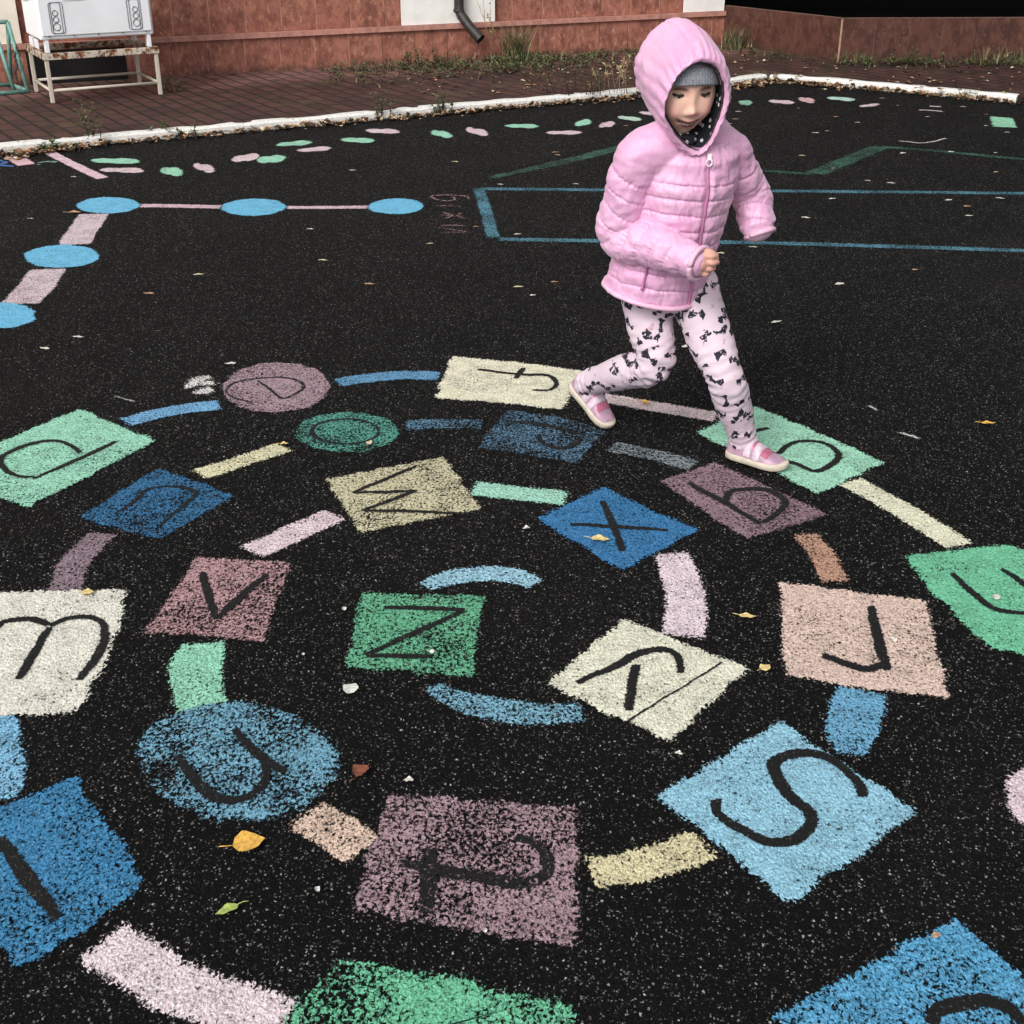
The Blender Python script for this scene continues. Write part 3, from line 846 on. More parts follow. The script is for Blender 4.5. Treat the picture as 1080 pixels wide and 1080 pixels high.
tag(strip('painted_line', [(967, 116), (982, 116.6), (996, 117.8)], .016, Z1, paint(PI_, .36)), 'lower of two short thin pink lines near the right kerb', 'painted line')
shape(sq, 'small mint painted square near the right kerb end', 'painted square', [(1044, 123), (1068, 125), (1072, 135), (1047, 134)], (146, 216, 178), .34, group='far painted squares', edge=.012)
tag(strip('painted_line', [(52, 161), (80, 175), (109, 188.5)], .030, Z1, paint((236, 198, 208), .30)), 'slanting pink painted line at the far left below the kerb', 'painted line')
tag(strip('painted_patch', [(12, 165), (20, 169), (29, 174.5)], .045, Z1, paint((236, 188, 198), .34)), 'short pink painted patch beside a blue squiggle at far left', 'painted patch')
tag(strip('chalk_squiggle', [[(-10, 168), (2, 170), (6, 172), (-4, 174)], [(-8, 174), (6, 175), (16, 176)]], .016, Z1, paint((70, 120, 196), .40)), 'blue chalk squiggle at the left edge below the kerb', 'chalk squiggle')
tag(strip('chalk_squiggle', [[(36, 172.5), (50, 170.5), (60, 170.5), (50, 172.5)], [(36, 174), (46, 173.6)]], .012, Z1, paint((150, 190, 170), .42)), 'pale green chalk squiggle beside the slanting pink line', 'chalk squiggle')

# teal outline box, green arrow and pink chalk writing
tag(strip('painted_outline', [[(504, 196.5), (513, 225), (521, 253)], [(498, 199.2), (640, 200.6), (800, 201.5), (960, 203), (1150, 205)], [(516, 252.6), (640, 254.5), (800, 256.5), (960, 261), (1150, 267)]],
          {0: .032, 1: .034, 2: .032}, Z1, paint((84, 146, 168), .475), .010, .05), 'long teal blue painted outline box behind the child', 'painted outline')
tag(strip('painted_line', [(515, 188), (580, 174), (650, 157), (690, 146)], [.03, .05, .055, .05], Z1, paint((74, 122, 106), .50), .012), 'green painted line running up behind the left sleeve', 'painted line')
tag(strip('painted_zigzag', [[(796, 179.5), (830, 182), (862, 184)], [(858, 184), (892, 170), (930, 154.5)], [(926, 155), (965, 157.5), (1003, 161), (1090, 169.5)]],
          {0: .030, 1: .058, 2: .036}, Z1, paint((70, 120, 102), .50), .012), 'green painted zigzag line right of the child', 'painted zigzag')
def zz(l): return [(440 + x / 9, 190 + y / 9) for x, y in l]
writing = [zz([(150, 436), (330, 430), (515, 436)]), zz([(170, 440), (330, 470), (505, 497)]), zz([(150, 500), (330, 498), (512, 498)]),
           zz([(158, 334), (330, 338), (495, 342)]), zz([(205, 302), (300, 325), (350, 340), (290, 360), (222, 382)]), zz([(480, 300), (410, 325), (370, 340), (430, 362), (500, 386)]),
           zz([(108, 246), (280, 250), (446, 256)]),
           zz([(480, 200), (486, 165), (400, 152), (250, 148), (150, 152), (130, 166), (180, 190), (290, 206), (360, 194), (350, 172), (310, 158)])]
tag(strip('chalk_writing', writing, .0085, Z1, paint((190, 150, 150), .45), .008, .03), 'sideways pink chalk writing beside the teal outline box', 'chalk writing')
tag(strip('chalk_squiggle', [(945, 148.6), (958, 149.6), (970, 151), (984, 149.5), (999, 145.5)], .009, Z1, paint((228, 222, 216), .40)), 'thin white chalk squiggle above the green zigzag line', 'chalk squiggle')
tag(strip('chalk_mark', [(912, 427), (921, 430.5), (931, 433.5)], .006, Z1, paint((205, 205, 203), .36)), 'short white scratch right of the mint g, upper one', 'chalk mark')
tag(strip('chalk_mark', [(943, 457), (952, 457.5), (962, 460), (976, 464)], .006, Z1, paint((205, 205, 203), .34)), 'curved white scratch right of the mint g, lower one', 'chalk mark')
tag(strip('chalk_mark', [(116, 417), (130, 420.5), (146, 425)], .003, Z1, paint((170, 170, 170), .40)), 'hair thin pale scratch above the light blue band', 'chalk mark')

# ================================================================== LEAVES AND LITTER
def leaf_mat(name, col):
    m, k, bs, out = new_mat(name)
    c = k.n('ShaderNodeTexCoord').outputs['Object']
    nz = k.noise(c, 120, 4, .65)
    a = tuple(x * .6 for x in col)
    setp(k, bs, k.mix(k.step(nz, .35, .6), a, col), .6, .35, nz, .001, .4)
    bs.inputs['Transmission Weight'].default_value = 0
    return m
LM = {'yellow': leaf_mat('yellow_leaf', (.80, .46, .09)), 'pale': leaf_mat('pale_leaf', (.72, .62, .42)), 'green': leaf_mat('lime_leaf', (.42, .52, .14)),
      'brown': leaf_mat('brown_leaf', (.26, .09, .05)), 'white': leaf_mat('bleached_leaf', (.74, .71, .64)), 'tan': leaf_mat('tan_leaf', (.55, .32, .18)), 'straw': leaf_mat('gold_leaf', (.76, .60, .26))}

def leaf_mesh(s, c, L, W, ang, curl=.25, mi=0, lift=.004, stem=True, tip=1.0, rnd=None):
    rnd = rnd or random
    c = Vector(c); ca, sa = math.cos(ang), math.sin(ang)
    def tr(x, y, z): return c + Vector((x * ca - y * sa, x * sa + y * ca, z + lift))
    nx = 8; b = len(s.v)
    k1, k2 = rnd.uniform(.6, 1.3) * curl, rnd.uniform(-.6, 1.0) * curl
    for i in range(nx + 1):
        t = i / nx
        w = W * (math.sin(math.pi * min(1, t * 1.02) ** (.75)) ** .8) * (1 + .05 * math.sin(t * 19)) if 0 < i < nx else W * .04
        for j in (-1, -.5, 0, .5, 1):
            x = (t - .5) * L; y = j * w * .5
            z = k1 * W * .5 * abs(j) ** 1.6 * (w / W) + k2 * L * .35 * (t - .5) ** 2 + .0012 * math.sin(t * 11 + j * 3)
            s.v.append(tr(x, y, max(0, z)))
    for i in range(nx):
        for j in range(4):
            a = b + i * 5 + j
            s.face((a, a + 5, a + 6, a + 1), mi, True)
    if stem:
        s.tube([tr(-.5 * L, 0, .001), tr(-.72 * L, .03 * L, .002), tr(-.9 * L, .10 * L, .001)], L * .012 + .0004, 4, mi)

def leaf(label, px, L, W, ang, mt, group=None, curl=.25, z=.009, stem=True):
    s = MB(); leaf_mesh(s, G(*px), L, W, ang, curl, lift=z, stem=stem)
    return tag(s.build('fallen_leaf', LM[mt]), label, 'leaf', group)
leaf('orange yellow fallen leaf below the worn blue disc', (263, 893), .050, .047, R(20), 'yellow', curl=.22)
leaf('small lime green leaf with a thin stalk near the bottom', (240, 964), .036, .017, R(215), 'green', curl=.2)
leaf('yellow fallen leaf on the deep blue diamond', (633, 572), .042, .026, R(-10), 'straw')
leaf('pale yellow fallen leaf beside the pink band and the peach square', (788, 653.5), .034, .017, R(-10), 'straw')
leaf('yellow fallen leaf between the cream y and the peach r', (807, 708), .024, .022, R(40), 'straw')
leaf('yellow fallen leaf alone on the asphalt right of the mint g', (1042, 449), .040, .018, R(0), 'yellow')
leaf('crumpled red brown leaf right of the worn blue disc', (382, 819), .034, .028, R(60), 'brown', curl=.9)
leaf('round pale yellow leaf on the top edge of the off white m', (93, 628), .026, .024, R(0), 'straw', curl=.1)
leaf('small cream leaf on the faded teal disc', (390, 470), .026, .016, R(80), 'pale')
leaf('small orange leaf on the pink band behind the rear shoe', (681, 427), .026, .022, R(0), 'yellow')
leaf('tiny straw leaf at the right end of the teal disc row', (300, 471), .022, .014, R(10), 'straw')
leaf('small peach leaf on the bright blue square in the corner', (987, 991), .014, .010, R(30), 'tan')
s = MB(); s.sphere(G(456, 691) + Vector((0, 0, .009)), .0055, .005, .004, 10, 6)
tag(s.build('pebble', simple_mat('pale_pebble', (.68, .64, .58), .7)), 'round cream pebble on the green z square', 'pebble')
s = MB(); leaf_mesh(s, G(371, 728), .034, .030, R(70), .5, stem=False)
tag(s.build('paper_scrap', simple_mat('grey_paper', (.62, .62, .58), .8, 160, .4)), 'torn grey white paper scrap below the green z square', 'paper scrap')
for (x, y), sz in (((363, 645), .010), ((555, 560), .013), ((431, 826), .012), ((1050, 633), .016), ((941, 678), .014), ((320, 693), .006), ((512, 985), .006), ((335, 942), .009), ((716, 798), .010)):
    s = MB(); leaf_mesh(s, G(x, y), sz * 1.4, sz, random.uniform(0, 6), .6, stem=False, lift=.007)
    tag(s.build('paint_flake', LM['white']), 'small whitish crumb lying among the painted letter shapes', 'crumb', 'whitish crumbs among the letter shapes')
far = [(32, 231), (327, 242), (341, 275), (157, 310), (83, 356), (47, 368), (243, 384), (453, 257.5), (547, 303), (562, 312), (585, 298), (588, 164), (546, 247.5), (502, 239.5), (528, 195),
       (607, 194.5), (794, 261), (760, 267.5), (755, 273), (725, 366), (819, 340), (878, 210), (1055, 209.5), (1000, 211.5), (940, 193.5), (879, 178), (1050, 182), (1050, 161.5), (1003, 160.5),
       (860, 140.5), (872, 138.5), (904, 129.5), (882, 123.5), (978, 123.5), (846, 164.5), (842, 114.5), (947, 111.5), (952, 162), (1020, 218), (915, 191), (779, 118), (776, 126), (770, 131), (1022, 228),
       (586, 161), (740, 300), (480, 171), (372, 180), (78, 187), (1062, 140), (1040, 121), (1040, 133), (1016, 113), (930, 104), (700, 208), (660, 133), (850, 230), (965, 285), (885, 300), (390, 300), (210, 290)]
rl = random.Random(4)
for i, (x, y) in enumerate(far):
    s = MB(); L = rl.uniform(.024, .044)
    leaf_mesh(s, G(x, y), L, L * rl.uniform(.35, .6), rl.uniform(-.5, .5) + (math.pi if rl.random() < .5 else 0), rl.uniform(.02, .10), lift=.003, stem=False, rnd=rl)
    tag(s.build('fallen_leaf', LM[rl.choice(['pale', 'white', 'white', 'white', 'tan'])]), 'small pale fallen leaf lying on the dark asphalt', 'leaf', 'small pale leaves scattered on the asphalt')
leaf('pale orange leaf touching the corner blue disc', (79, 226), .055, .03, R(5), 'tan')

# leaf litter along the kerb and the wall: nobody could count it
s = MB()
def along(pxs, n, spread, z, dens=None, size=(.018, .045)):
    ln = catmull([G(*p, 0) for p in pxs], .05)
    for _ in range(n):
        p = rl.choice(ln); 
        if dens and noise.noise((p.x * 1.3, p.y * 1.3, 3)) < dens: continue
        q = p + Vector((rl.uniform(-.04, .04), -abs(rl.gauss(0, spread)) - .004, z))
        L = rl.uniform(*size)
        leaf_mesh(s, q, L, L * rl.uniform(.4, .8), rl.uniform(0, 6.28), rl.uniform(.3, 1.4), rl.choice([0, 0, 0, 1, 2, 3, 3, 3]), lift=rl.uniform(.002, .02), stem=False, rnd=rl)
along([(0, 163), (180, 146), (360, 130)], 420, .045, 0)
along([(360, 130), (500, 117), (635, 105.5)], 420, .05, 0)
along([(620, 106), (700, 99), (800, 87)], 330, .09, 0)
along([(780, 90), (814, 86), (880, 91)], 420, .07, 0)
along([(880, 91), (945, 97), (1010, 103), (1068, 108)], 300, .06, 0)
along([(20, 166), (60, 158), (90, 155)], 120, .06, 0)
# on the pavement
for _ in range(520):
    x = rl.uniform(430, 1100); y = rl.uniform(52, 100)
    g = G(x, y, PZ)
    L = rl.uniform(.02, .05)
    kx = catmull([G(*p, 0) for p in kerb_px_a], .4)
    if y > (122 - (x - 340) * .0885) - 4 and x < 780: continue
    if x >= 780 and (y > 80 + (x - 810) * .09): continue
    if x < 762 and y < 70 - (x - 340) * .054 + 2: continue
    if x >= 762 and y < 50 + min(1, (x - 762) / 122) * 15 + 2: continue
    leaf_mesh(s, g, L, L * rl.uniform(.35, .7), rl.uniform(0, 6.28), rl.uniform(.2, .9), rl.choice([0, 1, 2, 3, 3]), lift=.004, stem=False, rnd=rl)
tag(s.build('fallen_leaves', [LM['tan'], LM['pale'], leaf_mat('dull_leaf', (.20, .13, .08)), leaf_mat('dark_leaf', (.06, .04, .028))]), 'dry brown leaf litter along the white kerb and pavement', 'leaf litter', kind='stuff')

# ------------------------------------------------------------------ weeds
def green_mat(name, col):
    m, k, bs, out = new_mat(name)
    c = k.n('ShaderNodeTexCoord').outputs['Object']
    nz = k.noise(c, 25, 3, .6)
    setp(k, bs, k.mix(k.step(nz, .35, .65), tuple(x * .6 for x in col), tuple(x * 1.25 for x in col)), .65, .3)
    return m
GM = [green_mat('weed_green', (.085, .115, .045)), green_mat('weed_olive', (.15, .13, .062)), green_mat('dry_straw', (.36, .27, .15)), green_mat('dark_stem', (.07, .05, .035))]
def blade(s, p, h, lean, w, mi, rnd):
    a = rnd.uniform(0, 6.283); d = Vector((math.cos(a), math.sin(a), 0)); q = Vector((-d.y, d.x, 0)) * w
    b = len(s.v)
    for i in range(5):
        t = i / 4
        c = p + d * (lean * t ** 1.7) + Vector((0, 0, h * (t - .25 * t * t * (lean / max(h, .01)))))
        ww = (1 - t) ** .7
        s.v += [c - q * ww, c + q * ww]
    for i in range(4):
        s.face((b + 2 * i, b + 2 * i + 1, b + 2 * i + 3, b + 2 * i + 2), mi, True)
def sprig(s, p, h, rnd, nl=14, leaf_l=.03, mi=0):
    a = rnd.uniform(0, 6.283); ln = rnd.uniform(.0, .45) * h
    top = p + Vector((math.cos(a) * ln, math.sin(a) * ln, h))
    mid = p.lerp(top, .5) + Vector((rnd.uniform(-.02, .02), rnd.uniform(-.02, .02), .01))
    s.tube([p, mid, top], [.0028, .0022, .0012], 4, 3)
    for i in range(nl):
        t = rnd.uniform(.15, 1)
        c = p.lerp(mid, t * 2) if t < .5 else mid.lerp(top, t * 2 - 1)
        L = leaf_l * rnd.uniform(.6, 1.25); an = rnd.uniform(0, 6.283); up = rnd.uniform(-.3, .8)
        d = Vector((math.cos(an), math.sin(an), up)).normalized(); w = d.cross(Vector((0, 0, 1))).normalized() * L * .24
        b = len(s.v)
        s.v += [c, c + d * L * .45 + w, c + d * L, c + d * L * .45 - w]
        s.face((b, b + 1, b + 2, b + 3), mi if rnd.random() < .75 else 1)
rw = random.Random(11)
def weed(label, base, h, n, spread, kind='bushy', group='weeds along the kerb and the wall', ll=.03):
    s = MB()
    for _ in range(n):
        p = base + Vector((rw.gauss(0, spread), rw.gauss(0, spread * .5), 0))
        hh = h * rw.uniform(.5, 1.05)
        if kind == 'bushy': sprig(s, p, hh, rw, 16, ll)
        elif kind == 'grass':
            for _ in range(5): blade(s, p + Vector((rw.gauss(0, .012), rw.gauss(0, .012), 0)), hh, hh * rw.uniform(.2, .9), .0035, rw.choice([0, 0, 1, 1, 2]), rw)
        else:
            a = rw.uniform(0, 6.28); top = p + Vector((math.cos(a) * hh * .35, math.sin(a) * hh * .2, hh))
            s.tube([p, p.lerp(top, .5) + Vector((0, 0, hh * .06)), top], [.002, .0018, .001], 4, 2)
            for _ in range(9):
                c = p.lerp(top, rw.uniform(.55, 1)); b = len(s.v); q = Vector((rw.uniform(-1, 1), rw.uniform(-1, 1), rw.uniform(0, 1))) * .018
                s.v += [c, c + q + Vector((.004, 0, .004)), c + q * 1.6, c + q - Vector((.004, 0, .004))]; s.face((b, b + 1, b + 2, b + 3), 2)
    return tag(s.build('weed_plant', GM), label, 'weed', group)
def kb(px, py): return G(px, py)
weed('leafy upright weed growing at the kerb in front of the stand', kb(101, 152), .235, 7, .022)
weed('low sprawling weed at the kerb right of the upright weed', kb(183, 146), .10, 7, .06)
weed('low dark weed at the far left kerb beside the pink patch', kb(50, 160), .055, 9, .09)
weed('small weed growing at the kerb left of the drain pipe', kb(405, 126), .17, 6, .035)
weed('small dark weed growing against the white kerb in mid row', kb(468, 121), .14, 7, .045)
weed('big dark grass tuft growing beside the drain pipe', G(541, 64, PZ), .32, 46, .045, 'grass')
weed('tall dry seed stalks standing beside the drain pipe', G(522, 66, PZ), .52, 8, .04, 'straw')
weed('leafy weed clump on the pavement left of the pink hood', G(607, 99, PZ), .22, 16, .11)
weed('low weed clump at the wall foot left of the drain pipe', G(440, 72, PZ), .15, 16, .12)
weed('dry straw stalks on the pavement near the pink hood', G(655, 98, PZ), .24, 14, .10, 'straw')
weed('grass tuft at the wall corner right of the pink hood', G(774, 52, PZ), .20, 26, .07, 'grass')
weed('pale grass tuft at the foot of the dark wall near its corner strip', G(910, 67, PZ), .11, 24, .07, 'grass')
weed('leafy green weed at the foot of the dark wall in mid length', G(970, 69, PZ), .13, 14, .12)
weed('grass and weed clump at the foot of the dark wall near the right edge', G(1062, 66, PZ), .14, 24, .13, 'grass')
weed('small dry tuft growing on the kerb corner', kb(806, 85), .09, 12, .05, 'grass')
weed('small tuft growing at the right kerb', kb(1020, 104), .07, 10, .06, 'grass')
weed('thin weed by the right leg of the rusty stand', G(185, 97, PZ), .13, 5, .03)
# low ground cover at the wall foot
s = MB()
for _ in range(700):
    x = rw.choice([rw.gauss(510, 65), rw.gauss(560, 60), rw.uniform(340, 690)]); y = 70 - (x - 340) * .054 + abs(rw.gauss(0, 8)) + 4
    p = G(x, y, PZ)
    if rw.random() < .75: sprig(s, p, rw.uniform(.015, .06), rw, 9, .028)
    else: blade(s, p, rw.uniform(.03, .10), .07, .003, rw.choice([0, 1, 1, 2]), rw)
for _ in range(260):
    x = rw.choice([rw.gauss(800, 18), rw.gauss(925, 30), rw.gauss(985, 25), rw.gauss(1060, 20), rw.uniform(775, 1085)]); y = (50 + min(1, max(0, x - 762) / 122) * 15) + abs(rw.gauss(0, 2.6)) + 2
    p = G(x, y, PZ)
    if rw.random() < .6: sprig(s, p, rw.uniform(.02, .05), rw, 8, .026)
    else: blade(s, p, rw.uniform(.02, .07), .04, .003, rw.choice([0, 0, 1, 3]), rw)
tag(s.build('undergrowth', GM), 'low weedy ground cover along the foot of the wall', 'ground cover', kind='stuff')

# ================================================================== THE CHILD
def V(*a): return Vector(a)
def frame(yaw, pitch=0, roll=0):
    """columns: her left, forward, up. yaw turns her from facing the camera towards picture right"""
    y = R(yaw); p = R(pitch)
    f = V(math.sin(y) * math.cos(p), -math.cos(y) * math.cos(p), -math.sin(p))
    l = V(math.cos(y), math.sin(y), 0)
    u = f.cross(l)
    if roll:
        q = Matrix.Rotation(R(roll), 3, f); l = q @ l; u = q @ u
    return l, f, u

def remesh(o, voxel, smooth=2, keep=1.0):
    bm = bmesh.new(); bm.from_mesh(o.data); bmesh.ops.recalc_face_normals(bm, faces=bm.faces); bm.to_mesh(o.data); bm.free()
    m = o.modifiers.new('r', 'REMESH'); m.mode = 'VOXEL'; m.voxel_size = voxel; m.use_smooth_shade = True
    if smooth:
        sm = o.modifiers.new('s', 'SMOOTH'); sm.factor = .5; sm.iterations = smooth
    dg = bpy.context.evaluated_depsgraph_get(); dg.update()
    me = bpy.data.meshes.new_from_object(o.evaluated_get(dg))
    mats = [x for x in o.data.materials]
    o.modifiers.clear(); o.data = me
    if not me.materials:
        for x in mats: me.materials.append(x)
    me.polygons.foreach_set('use_smooth', [True] * len(me.polygons))
    return o

def wrinkle(me, fn):
    me.update()
    nn = [v.normal.copy() for v in me.vertices]
    for v, n_ in zip(me.vertices, nn):
        v.co += n_ * fn(v.co, n_)
    me.update()

def limb(s, pts, rad, n=20, step=.006, mod=None, flat=1.0, end_round=True):
    """tapered round limb along a smooth line; rad given per control point"""
    pts = [Vector(p) for p in pts]
    ln = catmull(pts, step)
    # radius by nearest control-parameter
    cum = [0]
    for a, b in zip(pts, pts[1:]): cum.append(cum[-1] + (b - a).length)
    d = [0]
    for a, b in zip(ln, ln[1:]): d.append(d[-1] + (b - a).length)
    tot = d[-1]; up = None; rings = []
    m = len(ln)
    for i, p in enumerate(ln):
        t = (ln[min(i + 1, m - 1)] - ln[max(i - 1, 0)]).normalized()
        if up is None:
            up = V(0, 0, 1) if abs(t.z) < .85 else V(0, -1, 0)
        x = (up - t * up.dot(t)).normalized(); y = t.cross(x); up = x
        f = d[i] / tot * cum[-1]
        k_ = 0
        while k_ < len(cum) - 2 and f > cum[k_ + 1]: k_ += 1
        a = (f - cum[k_]) / max(1e-6, cum[k_ + 1] - cum[k_]); a = a * a * (3 - 2 * a)
        r = rad[k_] + (rad[k_ + 1] - rad[k_]) * a
        ring = []
        for q in range(n):
            th = 2 * math.pi * q / n
            rr_ = r * (1 + (mod(d[i], tot, th) if mod else 0))
            ring.append(p + x * (math.cos(th) * rr_) + y * (math.sin(th) * rr_ * flat))
        rings.append(ring)
    if end_round:
        for e, pn in ((0, 1), (-1, -2)):
            c = ln[e]; t = (ln[e] - ln[pn]).normalized(); base = rings[e]
            r = (base[0] - c).length
            extra = [[c + (v - c) * math.cos(a) + t * (r * math.sin(a) * .8) for v in base] for a in (.5, 1.0, 1.4)]
            rings = (list(reversed(extra)) + rings) if e == 0 else rings + extra
    s.loft(rings)

# joints ------------------------------------------------------------
HEM, BELLY, CHEST, NECK = P(692, 305, 3.06), P(707, 249, 3.03), P(724, 190, 3.0), P(733, 145, 2.985)
HIP_R, HIP_L = P(680, 303, 3.07), P(728, 303, 3.05)
KNEE_R, ANK_R = P(691, 383, 3.00), V(.200, 3.222, .120)
KNEE_L, ANK_L = P(764, 396, 2.93), V(.588, 2.985, .060)
SH_R, EL_R, WR_R = P(676, 164, 2.95), P(657, 245, 2.985), P(733, 276, 2.845)
SH_L, EL_L, WR_L = P(767, 160, 3.03), P(789, 203, 3.09), P(799, 238, 3.06)
HEADL, HEADF, HEADU = frame(14, 10, 0)
EYE = P(731, 103.5, 2.875)
HC = EYE - HEADF * .080
def hp(l, f, u): return HC + HEADL * l + HEADF * f + HEADU * u

# head surface --------------------------------------------------------
def gs(l, u, l0, u0, sl, su): return math.exp(-((l - l0) / sl) ** 2 - ((u - u0) / su) ** 2)
def head_local(x, y, z):
    l, f, u = .0765 * x, .086 * y, (.104 if z > 0 else .104) * z
    if z < 0:
        q = -z
        l *= 1 - .24 * q ** 2.3
        f *= 1 - .10 * q ** 2
        if y < 0: f *= 1 - .35 * q ** 1.5
    if y > 0:
        f *= 1 - .05 * y ** 4
        g = 0
        for sx in (-1, 1):
            g -= .0075 * gs(l, u, sx * .029, .004, .015, .010)
            g += .0030 * gs(l, u, sx * .028, .022, .020, .008)
            g += .0095 * gs(l, u, sx * .040, -.036, .021, .020)
            g += .0045 * gs(l, u, sx * .0115, -.0345, .0060, .0055)
            g -= .0020 * gs(l, u, sx * .026, -.056, .006, .008)
        g += .005 * gs(l, u, 0, -.008, .008, .022)
        g += .0140 * gs(l, u, 0, -.0295, .0105, .0095)
        mu = -.0590 + 11 * l * l
        g += .0055 * math.exp(-(l / .020) ** 2) * math.exp(-((u - mu - .0055) / .0042) ** 2)
        g += .0060 * math.exp(-(l / .017) ** 2) * math.exp(-((u - mu + .0065) / .0050) ** 2)
        g -= .0060 * math.exp(-(l / .025) ** 4) * math.exp(-((u - mu) / .0030) ** 2)
        g += .0080 * gs(l, u, 0, -.093, .017, .013)
        g += .0040 * gs(l, u, 0, -.055, .026, .022)
        f += g * min(1, y * 2.2)
    return l, f, u

M_SKIN = None
def skin_mat():
    m, k, bs, out = new_mat('child_skin')
    c = k.n('ShaderNodeAttribute', attribute_name='tone').outputs['Color']
    co = k.n('ShaderNodeTexCoord').outputs['Object']
    mot = k.step(k.noise(co, 55, 4, .65), .3, .7)
    c = k.mix(mot, k.mix(.10, c, (.62, .22, .17)), k.mix(.07, c, (.92, .70, .58)))
    setp(k, bs, c, .5, .35, k.noise(co, 260, 3, .6), .0004, .4)
    bs.inputs['Subsurface Weight'].default_value = .12
    bs.inputs['Subsurface Radius'].default_value = (.010, .004, .002)
    bs.inputs['Subsurface Scale'].default_value = .6
    return m
s = MB()
NU, NV = 110, 90
rings = []
for i in range(NV + 1):
    t = math.pi * (i + .02) / (NV + .04)
    z = -math.cos(t); sr = math.sin(t)
    rings.append([hp(*head_local(sr * math.cos(2 * math.pi * q / NU), sr * math.sin(2 * math.pi * q / NU), z)) for q in range(NU)])
s.loft(rings)
limb(s, [hp(0, -.022, -.05), NECK + V(0, .015, -.02), CHEST + V(0, .02, .02)], [.034, .036, .05])
limb(s, [CHEST.lerp(NECK, .55), CHEST, BELLY, HEM + V(0, 0, .03), (HIP_R + HIP_L) / 2], [.05, .088, .085, .085, .075], 24, .01)
TH_R, TH_L = HIP_R.lerp(KNEE_R, .5), HIP_L.lerp(KNEE_L, .5)
limb(s, [HIP_R + V(0, 0, .01), TH_R, KNEE_R, KNEE_R.lerp(ANK_R, .4), ANK_R], [.054, .047, .035, .033, .022])
limb(s, [HIP_L + V(0, 0, .01), TH_L, KNEE_L, KNEE_L.lerp(ANK_L, .4), ANK_L], [.054, .047, .035, .033, .022])
for sh, el, wr in ((SH_R, EL_R, WR_R), (SH_L, EL_L, WR_L)):
    if wr is WR_L: wr = wr - (wr - el).normalized() * .075
    limb(s, [CHEST.lerp(NECK, .5), sh, sh.lerp(el, .5), el, el.lerp(wr, .5), wr], [.036, .036, .029, .024, .023, .017])
def foot_dir(a, b): return (b - a).normalized()
TOE_R, HEEL_R = V(.262, 3.165, .012), V(.163, 3.265, .098)
TOE_L, HEEL_L = V(.692, 2.905, .010), V(.556, 3.008, .010)
for ank, toe, heel in ((ANK_R, TOE_R, HEEL_R), (ANK_L, TOE_L, HEEL_L)):
    fd = foot_dir(heel, toe); up = (V(0, 0, 1) - fd * fd.z).normalized()
    limb(s, [ank, heel + fd * .035 + up * .028, heel + fd * .085 + up * .024, heel + fd * .12 + up * .018], [.021, .022, .015, .008], 14)
def hand(s, wr, el, V_, B_, curl=1.0):
    """fist: V_ thumb side, B_ palm side"""
    D = (wr - el).normalized(); V_ = (V_ - D * V_.dot(D)).normalized(); B_ = (B_ - D * B_.dot(D)).normalized(); B_ = (B_ - V_ * B_.dot(V_)).normalized()
    limb(s, [wr - D * .01, wr + D * .020, wr + D * .040], [.017, .019, .018], 16, .004)
    for q in (-1, 1):
        limb(s, [wr + D * .004 + V_ * .006 * q, wr + D * .040 + V_ * .013 * q], [.013, .012], 12, .004)
    for j, (off, ln_) in enumerate(((.0215, 1.0), (.0073, 1.08), (-.0073, 1.0), (-.0210, .82))):
        k0 = wr + D * (.040 - .003 * abs(j - 1)) + V_ * off
        k1 = k0 + (D * .86 + B_ * .42 * curl + V_ * off * 1.2) * .023 * ln_
        k2 = k1 + (D * .05 + B_ * 1.0 * curl) * .017 * ln_
        k3 = k2 + (-D * .75 + B_ * .45) * .014 * ln_
        limb(s, [k0 - D * .012, k0, k0.lerp(k1, .5), k1, k2, k3], [.0066, .0070, .0064, .0066, .0060, .0052], 10, .003)
    t0 = wr + D * .014 + V_ * .014
    limb(s, [t0, t0 + D * .018 + V_ * .014 + B_ * .006, t0 + D * .036 + V_ * .014 + B_ * .016, t0 + D * .046 + V_ * .004 + B_ * .024], [.010, .0085, .0075, .006], 10, .003)
hand(s, WR_R - (WR_R - EL_R).normalized() * .022, EL_R, V(.15, -.1, 1), V(.35, .9, -.15))
hand(s, WR_L - (WR_L - EL_L).normalized() * .085, EL_L, V(.3, -.6, .5), V(-.7, -.2, -.3))
body = s.build('person', skin_mat())
remesh(body, .0024, 1)
